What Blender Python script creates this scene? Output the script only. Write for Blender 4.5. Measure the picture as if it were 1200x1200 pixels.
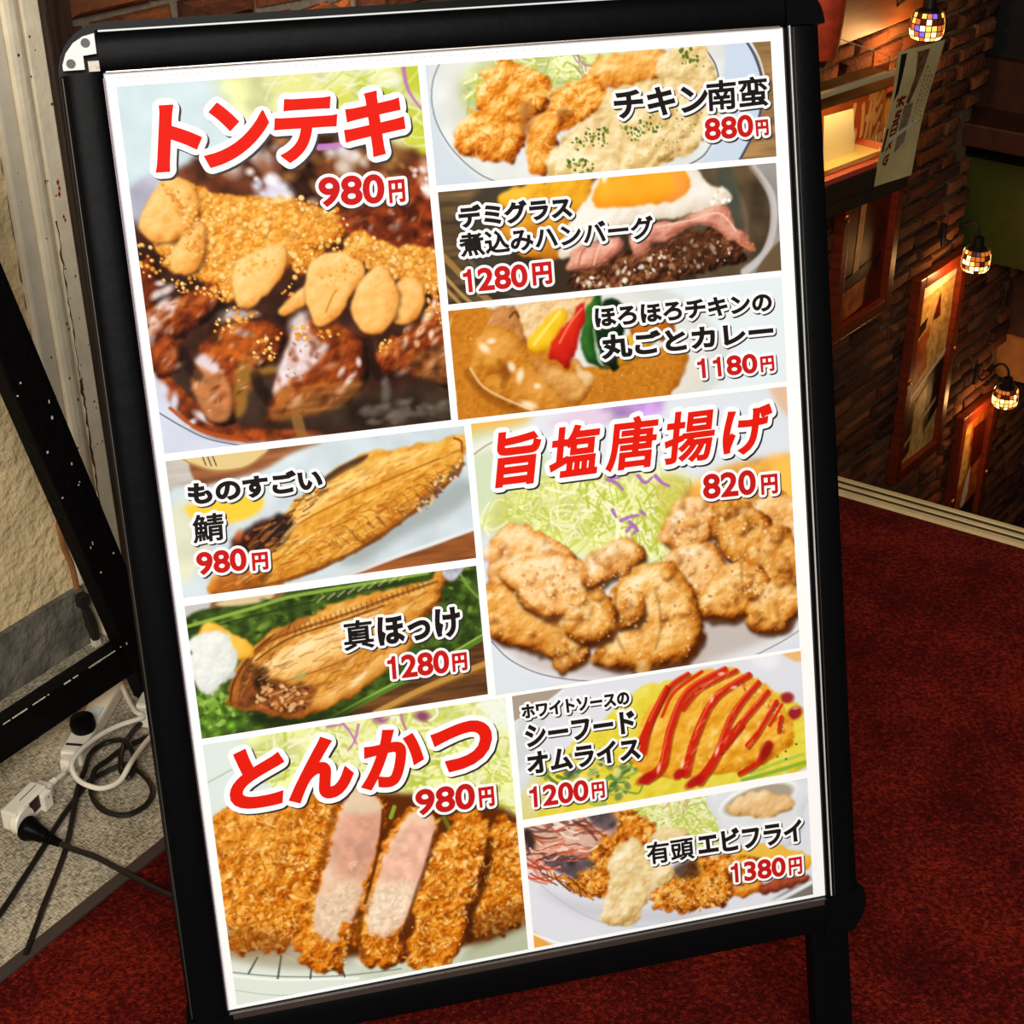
import bpy, bmesh, math, random
import numpy as np
from mathutils import Vector, Matrix
for o in list(bpy.data.objects): bpy.data.objects.remove(o)
scene = bpy.context.scene
COL = scene.collection
# ---------------------------------------------------------------- camera, sky, daylight, exposure
cam_data = bpy.data.cameras.new('camera'); cam = bpy.data.objects.new('camera', cam_data); COL.objects.link(cam)
cam_data.sensor_width = 36; cam_data.lens = 55.5; cam_data.clip_start = .02
cam.matrix_world = Matrix(((0.9693, 0.1279, -0.2102, 0.0065), (-0.2460, 0.4843, -0.8396, -1.0285), (-0.0055, 0.8655, 0.5009, 1.2978), (0, 0, 0, 1)))
scene.camera = cam
world = bpy.data.worlds.new('world'); scene.world = world; world.use_nodes = True
world.node_tree.nodes['Background'].inputs[0].default_value = (1.0, .82, .62, 1)
world.node_tree.nodes['Background'].inputs[1].default_value = .035
def area(name, loc, target, size, size_y, power, color):
    d = bpy.data.lights.new(name, 'AREA'); d.shape = 'RECTANGLE'; d.size = size; d.size_y = size_y; d.energy = power; d.color = color
    o = bpy.data.objects.new(name, d); COL.objects.link(o); o.location = loc
    o.rotation_euler = (Vector(target)-Vector(loc)).to_track_quat('-Z', 'Y').to_euler(); return o
area('daylight_from_entrance', (-.35, -2.6, 2.45), (.15, .3, .45), 2.2, 1.5, 150, (1.0, .97, .92))
vs = scene.view_settings
scene.display_settings.display_device = 'sRGB'
vs.view_transform = 'Standard'; vs.look = 'None'; vs.gamma = 1; vs.exposure = 0; vs.use_curve_mapping = False
# ---------------------------------------------------------------- helpers
rnd = random.Random(5)
def s2l(c):
    c = np.asarray(c, float); return np.where(c <= .04045, c/12.92, ((c+.055)/1.055)**2.4)
def srgb(r, g, b): return tuple(s2l(np.array([r, g, b])/255.0))
def tag(o, label=None, category=None, group=None, kind=None):
    if label: o['label'] = label
    if category: o['category'] = category
    if group: o['group'] = group
    if kind: o['kind'] = kind
    return o
def mat(name, col, rough=.6, metal=0, spec=.5, var=0, vscale=20, bump=0, bscale=60, col2=None, coat=0, emit=None, estr=0, detail=4, stretch=None):
    m = bpy.data.materials.new(name); m.use_nodes = True; nt = m.node_tree; b = nt.nodes['Principled BSDF']
    b.inputs['Base Color'].default_value = (*col, 1); b.inputs['Roughness'].default_value = rough; b.inputs['Metallic'].default_value = metal
    b.inputs['Specular IOR Level'].default_value = spec; b.inputs['Coat Weight'].default_value = coat
    if emit: b.inputs['Emission Color'].default_value = (*emit, 1); b.inputs['Emission Strength'].default_value = estr
    tc = nt.nodes.new('ShaderNodeTexCoord'); src = tc.outputs['Object']
    if stretch:
        mp = nt.nodes.new('ShaderNodeMapping'); mp.inputs['Scale'].default_value = stretch; nt.links.new(src, mp.inputs[0]); src = mp.outputs[0]
    if var or col2:
        n = nt.nodes.new('ShaderNodeTexNoise'); n.inputs['Scale'].default_value = vscale; n.inputs['Detail'].default_value = detail
        nt.links.new(src, n.inputs['Vector'])
        r = nt.nodes.new('ShaderNodeValToRGB'); r.color_ramp.elements[0].position = .35; r.color_ramp.elements[1].position = .65
        c2 = col2 or tuple(min(1, c*(1+var)) for c in col); c1 = col if col2 else tuple(c*(1-var) for c in col)
        r.color_ramp.elements[0].color = (*c1, 1); r.color_ramp.elements[1].color = (*c2, 1)
        nt.links.new(n.outputs['Fac'], r.inputs[0]); nt.links.new(r.outputs[0], b.inputs['Base Color'])
    if bump:
        n = nt.nodes.new('ShaderNodeTexNoise'); n.inputs['Scale'].default_value = bscale; n.inputs['Detail'].default_value = 5
        nt.links.new(src, n.inputs['Vector'])
        bp = nt.nodes.new('ShaderNodeBump'); bp.inputs['Strength'].default_value = bump; bp.inputs['Distance'].default_value = .01
        nt.links.new(n.outputs['Fac'], bp.inputs['Height']); nt.links.new(bp.outputs[0], b.inputs['Normal'])
    return m
def vmat(name, attr, rough=.5, spec=.3, scale=1.0, bump=0, bscale=60):
    m = mat(name, (1, 1, 1), rough, spec=spec, bump=bump, bscale=bscale); nt = m.node_tree
    a = nt.nodes.new('ShaderNodeVertexColor'); a.layer_name = attr
    nt.links.new(a.outputs['Color'], nt.nodes['Principled BSDF'].inputs['Base Color']); return m
def empty(name, loc, *t, **k):
    o = bpy.data.objects.new(name, None); COL.objects.link(o); o.location = loc; o.empty_display_size = .05
    bpy.context.view_layer.update(); return tag(o, *t, **k)
class MB:
    def __init__(s): s.v = []; s.f = []; s.mi = []
    def add(s, vs, fs, mi=0):
        n = len(s.v); s.v += [tuple(map(float, p)) for p in vs]; s.f += [tuple(i+n for i in f) for f in fs]; s.mi += [mi]*len(fs); return s
    def box(s, c, h, ax=None, mi=0, bev=0):           # centre, half sizes, axes
        ax = ax or ((1, 0, 0), (0, 1, 0), (0, 0, 1)); A = np.array(ax, float); c = np.array(c, float); h = np.array(h, float)
        if bev <= 0:
            vs = [c+(np.array((i, j, k))*h)@A for i in (-1, 1) for j in (-1, 1) for k in (-1, 1)]
            return s.add(vs, [(0, 1, 3, 2), (4, 6, 7, 5), (0, 4, 5, 1), (2, 3, 7, 6), (0, 2, 6, 4), (1, 5, 7, 3)], mi)
        bm = bmesh.new(); bmesh.ops.create_cube(bm, size=2)
        for v in bm.verts: v.co = Vector((v.co.x*h[0], v.co.y*h[1], v.co.z*h[2]))
        bmesh.ops.bevel(bm, geom=bm.edges[:], offset=bev, segments=2, affect='EDGES', profile=.6)
        bm.verts.index_update(); vs = [c+np.array(v.co)@A for v in bm.verts]; fs = [[v.index for v in f.verts] for f in bm.faces]; bm.free()
        return s.add(vs, fs, mi)
    def prism(s, prof, a, b, mi=0):                    # prof: list of 3-vectors at start, offset vector a..b
        P = [np.array(p, float) for p in prof]; n = len(P); a = np.array(a, float); b = np.array(b, float)
        vs = [p+a for p in P]+[p+b for p in P]
        fs = [tuple(range(n))[::-1], tuple(range(n, 2*n))]+[(i, (i+1) % n, n+(i+1) % n, n+i) for i in range(n)]
        return s.add(vs, fs, mi)
    def tube(s, pts, r, seg=8, smooth=6, mi=0, caps=True, flat=1.0):
        q = np.array(pts, float)
        if smooth and len(q) > 2:
            out = []
            for i in range(len(q)-1):
                p0, p1, p2, p3 = q[max(i-1, 0)], q[i], q[i+1], q[min(i+2, len(q)-1)]
                for t in np.arange(smooth)/smooth: out.append(.5*(2*p1+(p2-p0)*t+(2*p0-5*p1+4*p2-p3)*t*t+(3*p1-p0-3*p2+p3)*t**3))
            q = np.array(out+[q[-1]])
        T = np.gradient(q, axis=0); T /= np.linalg.norm(T, axis=1)[:, None]+1e-12
        up = np.array((0, 0, 1.)) if abs(T[0][2]) < .9 else np.array((0, 1., 0))
        vs = []; R = r if hasattr(r, '__len__') else [r]*len(q)
        if len(R) != len(q): R = np.interp(np.linspace(0, 1, len(q)), np.linspace(0, 1, len(R)), R)
        for p, t, rr in zip(q, T, R):
            x = np.cross(up, t); x /= np.linalg.norm(x)+1e-12; y = np.cross(t, x); up = y
            for k in range(seg):
                a = 2*math.pi*k/seg; vs.append(p+rr*(math.cos(a)*x+flat*math.sin(a)*y))
        n = len(q); fs = [(i*seg+k, i*seg+(k+1) % seg, (i+1)*seg+(k+1) % seg, (i+1)*seg+k) for i in range(n-1) for k in range(seg)]
        if caps: fs += [tuple(range(seg))[::-1], tuple(range((n-1)*seg, n*seg))]
        return s.add(vs, fs, mi)
    def lathe(s, prof, c, ax=None, seg=24, mi=0):     # prof: (radius, height) pairs about the third axis
        A = np.array(ax or ((1, 0, 0), (0, 1, 0), (0, 0, 1)), float); c = np.array(c, float); vs = []
        for r, h in prof:
            for k in range(seg):
                a = 2*math.pi*k/seg; vs.append(c+np.array((r*math.cos(a), r*math.sin(a), h))@A)
        n = len(prof); fs = [(i*seg+k, i*seg+(k+1) % seg, (i+1)*seg+(k+1) % seg, (i+1)*seg+k) for i in range(n-1) for k in range(seg)]
        return s.add(vs, fs+[tuple(range(seg))[::-1], tuple(range((n-1)*seg, n*seg))], mi)
    def build(s, name, mats, parent=None, smooth=False, colors=None, at=None):
        me = bpy.data.meshes.new(name); mats = mats if isinstance(mats, (list, tuple)) else [mats]
        off = np.array(parent_origin(parent)) if parent else (np.array(at, float) if at is not None else np.mean(np.array(s.v), 0))
        me.from_pydata([tuple(np.array(p)-off) for p in s.v], [], s.f)
        for m in mats: me.materials.append(m)
        me.polygons.foreach_set('material_index', s.mi)
        if smooth:
            me.polygons.foreach_set('use_smooth', [True]*len(s.f))
        if colors is not None:
            ca = me.color_attributes.new('tint', 'FLOAT_COLOR', 'POINT'); ca.data.foreach_set('color', np.c_[np.array(colors), np.ones(len(colors))].ravel())
        me.update(); bm = bmesh.new(); bm.from_mesh(me); bmesh.ops.recalc_face_normals(bm, faces=bm.faces); bm.to_mesh(me); bm.free()
        if smooth and hasattr(me, 'set_sharp_from_angle'): me.set_sharp_from_angle(angle=math.radians(38))
        o = bpy.data.objects.new(name, me); COL.objects.link(o)
        if parent: o.parent = parent
        else: o.location = off
        return o
def parent_origin(p):
    v = Vector((0, 0, 0))
    while p is not None: v += p.location; p = p.parent
    return v
# ---------------------------------------------------------------- printed sheet: measuring frame and a small painter
SHEET_W, SHEET_H = 0.574, 0.8095          # metres, opening of the clip frame
DPM = 1.3                                  # print cells per millimetre
CW, CH = int(574*DPM), int(809.5*DPM)
def solve_h(src, dst):
    A = []
    for (x, y), (u, v) in zip(src, dst):
        A.append([x, y, 1, 0, 0, 0, -u*x, -u*y, -u]); A.append([0, 0, 0, x, y, 1, -v*x, -v*y, -v])
    return np.linalg.svd(np.array(A, float))[2][-1].reshape(3, 3)
HM = solve_h([(121, 86), (917, 32), (967, 1049), (267, 1184)], [(0, 0), (CW, 0), (CW, CH), (0, CH)])
def rect(p):                               # measured points -> print cells (x right, y down)
    p = np.atleast_2d(np.array(p, float))
    q = np.c_[p, np.ones(len(p))] @ HM.T
    return q[:, :2] / q[:, 2:]
cv = np.ones((CH, CW, 3))*np.array([0.985, 0.99, 1.0])
clip = [0, CH, 0, CW]
def value_noise(scale, seed, octaves=4, gain=0.36, ax=1.0, ay=1.0):
    out = np.zeros((CH, CW)); amp = 1; tot = 0
    r = np.random.RandomState(seed)
    for o in range(octaves):
        sx, sy = scale*ax/2**o, scale*ay/2**o
        if min(sx, sy) < 1: break
        g = r.rand(int(CH/sy)+3, int(CW/sx)+3)
        yy = np.arange(CH)/sy; xx = np.arange(CW)/sx
        iy = yy.astype(int); ix = xx.astype(int)
        fy = yy-iy; fx = xx-ix; fy = fy*fy*(3-2*fy); fx = fx*fx*(3-2*fx)
        a = g[iy][:, ix]; b = g[iy][:, ix+1]; c = g[iy+1][:, ix]; d = g[iy+1][:, ix+1]
        out += amp*((a*(1-fx)+b*fx)*(1-fy)[:, None]+(c*(1-fx)+d*fx)*fy[:, None]); tot += amp; amp *= gain
    out /= tot
    return (out-out.mean())/out.std()*0.25
NO = {'big': value_noise(60, 1), 'mid': value_noise(22, 2), 'fine': value_noise(9, 3), 'grain': value_noise(4, 4, 2), 'tiny': value_noise(2.2, 5, 2),
      'wood': value_noise(9, 6, 3, .6, 7, 1), 'mid2': value_noise(16, 7)}
NSC = {'big': 60, 'mid': 22, 'fine': 9, 'grain': 4, 'tiny': 2.2, 'wood': 9, 'mid2': 16}
def C(c): return np.array(c, float)/255.0
def blur(a, r):
    r = int(round(r))
    if r < 1: return a
    for _ in range(2):
        for axis in (0, 1):
            p = np.pad(a, [(r+1, r) if i == axis else (0, 0) for i in range(2)], mode='edge')
            s = np.cumsum(p, axis=axis); n = a.shape[axis]
            a = (np.take(s, range(2*r+1, 2*r+1+n), axis)-np.take(s, range(0, n), axis))/(2*r+1)
    return a
def curve_pts(q, closed=True, k=8):
    n = len(q); out = []
    for i in range(n if closed else n-1):
        if closed: p0, p1, p2, p3 = q[i-1], q[i], q[(i+1) % n], q[(i+2) % n]
        else: p0, p1, p2, p3 = q[max(i-1, 0)], q[i], q[i+1], q[min(i+2, n-1)]
        for t in np.arange(k)/k:
            out.append(.5*(2*p1+(p2-p0)*t+(2*p0-5*p1+4*p2-p3)*t*t+(3*p1-p0-3*p2+p3)*t**3))
    if not closed: out.append(q[-1])
    return np.array(out)
def window(q, pad):
    x0 = max(clip[2], int(q[:, 0].min()-pad)); x1 = min(clip[3], int(q[:, 0].max()+pad)+2)
    y0 = max(clip[0], int(q[:, 1].min()-pad)); y1 = min(clip[1], int(q[:, 1].max()+pad)+2)
    return (y0, y1, x0, x1) if x1 > x0 and y1 > y0 else None
def mask_poly(pts, smooth=True, soft=1.0, pad=None, rough=0, rn='fine'):
    q = rect(pts)
    if smooth: q = curve_pts(q)
    pad = pad if pad is not None else soft*3+3+rough
    w = window(q, pad)
    if w is None: return None, None
    y0, y1, x0, x1 = w
    X, Y = np.meshgrid(np.arange(x0, x1)+.5, np.arange(y0, y1)+.5)
    if rough:
        X = X+NO[rn][y0:y1, x0:x1]*rough*4; Y = Y+NO[rn][::-1, ::-1][y0:y1, x0:x1]*rough*4
    acc = np.zeros(X.shape)
    for dx, dy in ((-.25, -.25), (.25, -.25), (-.25, .25), (.25, .25)):
        ins = np.zeros(X.shape, bool); xs, ys = X+dx, Y+dy
        for (ax, ay), (bx, by) in zip(q, np.roll(q, -1, 0)):
            if ay == by: continue
            c = (ays := (ay > ys)) != (by > ys)
            ins ^= c & (xs < (bx-ax)*(ys-ay)/(by-ay)+ax)
        acc += ins
    m = acc/4
    if soft >= 1: m = blur(m, soft)
    return m, w
def put(m, w, col, alpha=1.0):
    y0, y1, x0, x1 = w
    a = (m*alpha)[..., None]
    cv[y0:y1, x0:x1] = cv[y0:y1, x0:x1]*(1-a)+col*a
def poly(pts, col, soft=1.0, smooth=True, alpha=1.0, tex=0, tn='mid', rough=0):
    m, w = mask_poly(pts, smooth, soft, rough=rough)
    if m is None: return
    c = C(col)*np.ones(m.shape+(3,))
    if tex: c = c*(1+tex*NO[tn][w[0]:w[1], w[2]:w[3]][..., None]*2)
    put(m, w, np.clip(c, 0, 1), alpha)
def ramp(t, pal):
    pal = np.array(pal, float)/255; n = len(pal)-1
    t = np.clip(t, 0, 1)*n; i = np.minimum(t.astype(int), n-1); f = (t-i)[..., None]
    return pal[i]*(1-f)+pal[i+1]*f
def body(pts, pal, rad=9, bump=1.0, tex=(('mid2', .9), ('fine', .5)), soft=1, rough=1.2, base=.5, lit=(-.5, -.85), k=.75, edge=.35, smooth=True, alpha=1.0, amp=.5):
    m, w = mask_poly(pts, smooth, soft, pad=rad*2+4, rough=rough)
    if m is None: return
    sl = (slice(w[0], w[1]), slice(w[2], w[3]))
    h = blur(m, rad)
    t = sum(NO[n][sl]*g for n, g in tex)
    gy, gx = np.gradient(h*rad*2.2)
    ty, tx = np.gradient(sum(NO[n][sl]*g*NSC[n] for n, g in tex))
    F = -(gx*lit[0]+gy*lit[1]); T = -(tx*lit[0]+ty*lit[1])
    v = base+k*.30*F+bump*.085*np.clip(T, -1.2, 1.2)+t*amp*.28-edge*.8*(1-np.clip((h-.4)/.5, 0, 1))
    put(m, w, ramp(v, pal), alpha)
def line(pts, width, col, alpha=1.0, soft=.7, w2=None, smooth=True):
    q = rect(pts)
    if smooth and len(q) > 2: q = curve_pts(q, False)
    w2 = width if w2 is None else w2
    pad = max(width, w2)+3
    win = window(q, pad)
    if win is None: return
    y0, y1, x0, x1 = win
    X, Y = np.meshgrid(np.arange(x0, x1)+.5, np.arange(y0, y1)+.5)
    best = np.full(X.shape, 1e9); n = len(q)-1
    for i in range(n):
        a, b = q[i], q[i+1]; d = b-a; L = max(d@d, 1e-6)
        t = np.clip(((X-a[0])*d[0]+(Y-a[1])*d[1])/L, 0, 1)
        dist = np.hypot(X-a[0]-t*d[0], Y-a[1]-t*d[1])
        hw = (width+(w2-width)*(i+t)/n)/2
        best = np.minimum(best, dist-hw)
    m = np.clip(.5-best/max(soft, .3), 0, 1)
    put(m, win, C(col), alpha)
def ell(cx, cy, rx, ry=None, ang=0, col=(255, 255, 255), alpha=1.0, soft=.25):
    q = rect([(cx, cy)])[0]; ry = ry or rx; R = max(rx, ry)*1.6+2
    win = window(np.array([q]), R)
    if win is None: return
    y0, y1, x0, x1 = win
    X, Y = np.meshgrid(np.arange(x0, x1)+.5-q[0], np.arange(y0, y1)+.5-q[1])
    c, s = math.cos(ang), math.sin(ang)
    d = np.hypot((X*c+Y*s)/rx, (-X*s+Y*c)/ry)
    put(np.clip((1+soft-d)/(2*soft), 0, 1), win, C(col), alpha)
def inside(pts, n, rs):
    pts = np.array(pts, float); out = []
    lo, hi = pts.min(0), pts.max(0)
    while len(out) < n:
        x, y = lo+(hi-lo)*rs.rand(2); c = False
        for (ax, ay), (bx, by) in zip(pts, np.roll(pts, -1, 0)):
            if (ay > y) != (by > y) and x < (bx-ax)*(y-ay)/(by-ay)+ax: c = not c
        if c: out.append((x, y))
    return out
def dots(pts, n, r, cols, seed=1, asp=(1, 1), ang=(0, 3.14), alpha=1.0, soft=.35, shade=False):
    rs = np.random.RandomState(seed)
    for x, y in inside(pts, n, rs):
        rr = r[0]+(r[1]-r[0])*rs.rand()**1.6; a = asp[0]+(asp[1]-asp[0])*rs.rand(); an = ang[0]+(ang[1]-ang[0])*rs.rand()
        col = cols[rs.randint(len(cols))]
        if shade: ell(x+rr*.35, y+rr*.5, rr*a*1.1, rr*1.1, an, tuple(np.array(col)*np.array((.68, .56, .42))), alpha*.55, .5)
        ell(x, y, rr*a, rr, an, col, alpha, soft)
def strands(pts, n, length, width, cols, seed=1, ang=(0, 3.14), bend=.5, alpha=.9):
    rs = np.random.RandomState(seed)
    for x, y in inside(pts, n, rs):
        a = ang[0]+(ang[1]-ang[0])*rs.rand(); L = length*(.5+rs.rand()); b = bend*(rs.rand()-.5)*L
        dx, dy = math.cos(a), math.sin(a)
        p = [(x-dx*L/2, y-dy*L/2), (x-dy*b, y+dx*b), (x+dx*L/2, y+dy*L/2)]
        line(p, width*(.6+.8*rs.rand()), cols[rs.randint(len(cols))], alpha, .9)
def cell(corners, col=None):
    q = rect(corners)
    x0, x1 = (q[0, 0]+q[3, 0])/2, (q[1, 0]+q[2, 0])/2; y0, y1 = (q[0, 1]+q[1, 1])/2, (q[2, 1]+q[3, 1])/2
    clip[:] = [max(0, int(round(y0))), min(CH, int(round(y1))), max(0, int(round(x0))), min(CW, int(round(x1)))]
    if col is not None: cv[clip[0]:clip[1], clip[2]:clip[3]] = C(col)
    return tuple(clip)
FRY = [(84, 32, 4), (150, 68, 8), (204, 112, 22), (230, 150, 48), (246, 190, 96), (255, 224, 160)]
FRY2 = [(98, 42, 8), (176, 92, 20), (220, 142, 48), (238, 178, 88), (250, 214, 145), (255, 238, 200)]
GOLD = [(140, 62, 8), (206, 118, 24), (232, 158, 54), (246, 188, 92), (255, 222, 150)]
CHIP = [(170, 92, 24), (220, 144, 58), (242, 182, 98), (251, 206, 134), (255, 232, 182)]
MEAT = [(18, 7, 4), (54, 19, 8), (112, 42, 12), (164, 74, 24), (206, 122, 58), (246, 206, 170)]
CREAM = [(150, 112, 58), (200, 165, 100), (228, 202, 142), (242, 224, 176), (252, 243, 214)]
GREENS = [(196, 206, 92), (224, 230, 150), (238, 240, 190), (178, 196, 70), (248, 248, 220)]
CELLS = []
def glints(lst, col=(245, 240, 245), alpha=.85):
    for x, y, rx, ry, a in lst: ell(x, y, rx, ry, a, col, alpha, .55)
# ---- pork steak with fried garlic
CELLS.append(cell([(135.8, 102), (490.3, 77.5), (528.7, 491.7), (193, 532)], (66, 34, 20)))
poly([(120, 95), (340, 80), (345, 120), (300, 165), (230, 195), (165, 240), (130, 240)], (203, 222, 230), 6, tex=.03)
poly([(280, 80), (510, 70), (530, 200), (450, 190), (400, 150), (330, 150), (270, 130)], (214, 220, 160), 8, tex=.14, tn='mid')
for p, c in (([(330, 85), (360, 84), (380, 105), (340, 120)], (226, 226, 150)), ([(465, 78), (492, 78), (498, 110), (475, 105)], (188, 200, 46)), ([(470, 130), (505, 135), (520, 200), (480, 190)], (196, 206, 52)),
             ([(415, 95), (440, 92), (470, 120), (450, 125), (425, 110)], (176, 198, 38)), ([(385, 110), (410, 105), (415, 150), (390, 150)], (206, 212, 80)), ([(440, 85), (470, 88), (465, 100), (430, 98)], (236, 238, 220))):
    poly(p, c, 3, alpha=.85)
strands([(300, 90), (490, 80), (505, 170), (440, 150), (380, 130)], 45, 36, 3, [(236, 238, 208), (182, 198, 60), (222, 226, 130), (240, 240, 225)], 3, (-1.2, .6), alpha=.5)
line([(472, 76), (476, 100), (484, 116), (500, 136)], 5, (178, 112, 188), .9, 2, 2)
poly([(205, 200), (260, 180), (330, 160), (400, 160), (470, 175), (520, 195), (530, 300), (420, 300), (330, 250), (240, 225)], (86, 44, 26), 3, tex=.5, tn='mid', rough=2)
poly([(150, 222), (195, 205), (190, 250), (165, 270)], (176, 176, 196), 3, tex=.15)
dots([(230, 195), (330, 165), (420, 170), (505, 190), (515, 235), (400, 240), (330, 250), (250, 215)], 80, (2.5, 9), [(150, 92, 52), (190, 132, 84), (112, 58, 30), (206, 190, 190), (60, 30, 18), (170, 120, 60)], 5, (1, 1.8), (-.4, 1.2), .75, .8)
dots([(290, 190), (330, 215), (345, 250), (320, 245), (295, 215)], 26, (2, 8), [(222, 222, 238), (240, 238, 246), (196, 196, 220)], 6, (1, 1.6), (0, 1), .85, .7)
dots([(380, 170), (420, 172), (440, 190), (400, 198)], 10, (3, 7), [(228, 222, 228), (214, 200, 190)], 8, (1, 1.6), (0, 1), .8, .7)
poly([(455, 250), (480, 195), (520, 200), (530, 300), (450, 290)], (124, 50, 20), 3, tex=.35, tn='fine')
dots([(480, 195), (512, 190), (520, 235), (495, 235)], 24, (2, 6), [(236, 226, 226), (250, 240, 236), (206, 150, 120)], 9, (1, 1.6), (0, 2), .85, .6)
line([(374, 173), (392, 171), (408, 167)], 7, (196, 130, 206), .9, 1.5, 4)
poly([(385, 252), (430, 225), (520, 240), (520, 300), (420, 280)], (112, 42, 18), 2, tex=.4, tn='fine')
poly([(150, 290), (200, 300), (330, 330), (420, 300), (530, 310), (530, 500), (300, 520), (180, 430)], (58, 32, 22), 3, tex=.35, tn='mid')
# plate and sauce edge
poly([(160, 440), (205, 450), (240, 490), (300, 512), (400, 512), (300, 560), (150, 560)], (206, 214, 232), 1, tex=.03)
poly([(182, 432), (205, 440), (238, 478), (290, 500), (380, 505), (300, 518), (240, 508), (205, 478)], (132, 56, 22), 2, tex=.4, tn='fine')
poly([(200, 440), (240, 470), (300, 498), (520, 498), (520, 440), (420, 460), (240, 430)], (56, 40, 30), 2, tex=.3, tn='mid')
line([(188, 484), (215, 500), (245, 514), (285, 522)], 1.6, (80, 84, 110), .8)
glints([(192, 455, 8, 5, 1.2), (205, 470, 4, 9, .2), (238, 488, 4, 10, 2.2), (225, 495, 3, 6, 1)], (214, 220, 240), .9)
line([(200, 478), (235, 503), (290, 516)], 4, (176, 74, 24), .85, 1.5)
# glazed pork
body([(158, 320), (176, 300), (188, 330), (182, 372), (170, 372)], MEAT, 6, .8, base=.42)
body([(166, 374), (200, 352), (240, 335), (268, 330), (262, 352), (238, 380), (214, 398), (180, 402)], MEAT, 8, 1.2, base=.5, k=1)
body([(176, 404), (200, 392), (214, 412), (212, 432), (196, 442), (182, 436)], MEAT, 7, .9, base=.52)
glints([(184, 345, 7, 4, -.6), (196, 340, 8, 4, -.5), (191, 358, 10, 5, -.7), (180, 378, 8, 8, 0), (176, 395, 5, 8, .2), (200, 362, 12, 4, -.8), (188, 332, 5, 3, 0)], (234, 220, 220), .85)
body([(226, 442), (238, 402), (262, 382), (305, 374), (334, 392), (326, 418), (296, 440), (284, 470), (276, 494), (248, 494), (230, 466)], MEAT, 10, 1.1, base=.52, k=.9)
poly([(226, 442), (238, 426), (262, 438), (272, 462), (268, 490), (246, 492), (230, 466)], (192, 128, 78), 2, alpha=.85, tex=.12, tn='fine')
poly([(250, 390), (290, 384), (310, 400), (290, 420), (258, 416)], (200, 100, 24), 4, alpha=.6, tex=.2, tn='fine')
poly([(228, 424), (240, 414), (258, 430), (254, 438), (240, 432)], (226, 220, 234), 1.5, alpha=.9)
glints([(284, 390, 10, 4, .3), (276, 369, 14, 5, .2), (292, 366, 10, 4, .3), (262, 370, 10, 5, -.6)], (220, 208, 206), .75)
poly([(276, 432), (292, 424), (300, 432), (320, 428), (326, 436), (302, 440), (292, 452), (288, 480), (276, 488)], (158, 112, 44), 2, alpha=.9)
body([(312, 476), (326, 446), (338, 402), (352, 376), (392, 380), (424, 396), (432, 420), (428, 446), (412, 468), (372, 484), (330, 494), (312, 494)], MEAT, 12, 1.0, base=.5, k=.9)
poly([(326, 458), (370, 452), (424, 446), (410, 468), (370, 484), (318, 492)], (168, 106, 48), 3, alpha=.8, tex=.25, tn='wood')
poly([(320, 462), (332, 420), (346, 386), (358, 384), (362, 402), (386, 404), (372, 424), (356, 440), (340, 444)], (222, 212, 222), 2.5, alpha=.92, tex=.08, tn='fine')
glints([(350, 376, 9, 14, .4), (410, 444, 3, 9, .8), (400, 436, 3, 6, .6), (420, 424, 3, 5, 0)], (238, 226, 226), .85)
line([(348, 490), (352, 505), (356, 520)], 12, (150, 104, 52), .8, 3)
body([(440, 416), (452, 400), (476, 388), (496, 372), (512, 344), (530, 350), (534, 448), (500, 446), (482, 438), (464, 440), (450, 440)], MEAT, 9, 1.5, base=.52, k=1)
poly([(478, 430), (500, 408), (530, 405), (532, 446), (500, 446)], (120, 84, 44), 2, alpha=.7, tex=.35, tn='fine')
glints([(474, 402, 3, 7, .4), (492, 388, 3, 7, .8), (500, 370, 5, 8, .6), (508, 358, 3, 8, .3), (478, 384, 3, 6, .9), (505, 392, 3, 5, .2), (488, 402, 3, 4, 0)], (250, 226, 200), .85)
glints([(452, 460, 5, 12, .2), (450, 446, 4, 6, .2)], (120, 116, 112), .6)
dots([(420, 480), (470, 470), (524, 470), (526, 488), (430, 500)], 60, (2, 5), [(96, 86, 76), (70, 60, 50), (110, 100, 88)], 31, (1, 2), (-.5, .3), .6, .7)
for pl, sd, n in (([(166, 374), (200, 352), (240, 335), (266, 332), (240, 378), (180, 402)], 301, 60), ([(226, 442), (262, 382), (330, 392), (322, 420), (284, 470), (250, 492)], 302, 80), ([(316, 474), (342, 400), (392, 380), (430, 420), (412, 466), (330, 492)], 303, 90), ([(442, 412), (496, 372), (526, 350), (530, 440), (470, 438)], 304, 90), ([(178, 404), (212, 398), (210, 432), (184, 436)], 305, 24), ([(385, 252), (430, 228), (520, 240), (520, 285), (420, 278)], 306, 60)):
    dots(pl, n, (1, 3.4), [(54, 18, 6), (220, 136, 76), (92, 32, 10), (190, 92, 34), (250, 220, 196), (130, 50, 14)], sd, (1.2, 3.2), (-1.2, -.2), .42, .8)
for a, b in (((214, 412), (232, 440)), ((300, 440), (316, 470)), ((430, 400), (444, 440)), ((262, 360), (250, 396))): line([a, ((a[0]+b[0])/2-3, (a[1]+b[1])/2), b], 12, (26, 12, 8), .6, 5)
poly([(330, 430), (352, 384), (372, 392), (362, 420), (340, 448)], (240, 232, 238), 2, alpha=.6, rough=4)
dots([(322, 450), (350, 384), (384, 402), (350, 446)], 40, (1, 3.4), [(150, 70, 30), (240, 230, 236), (120, 50, 20), (206, 180, 180)], 307, (1, 1.8), alpha=.55, soft=.7)
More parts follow.
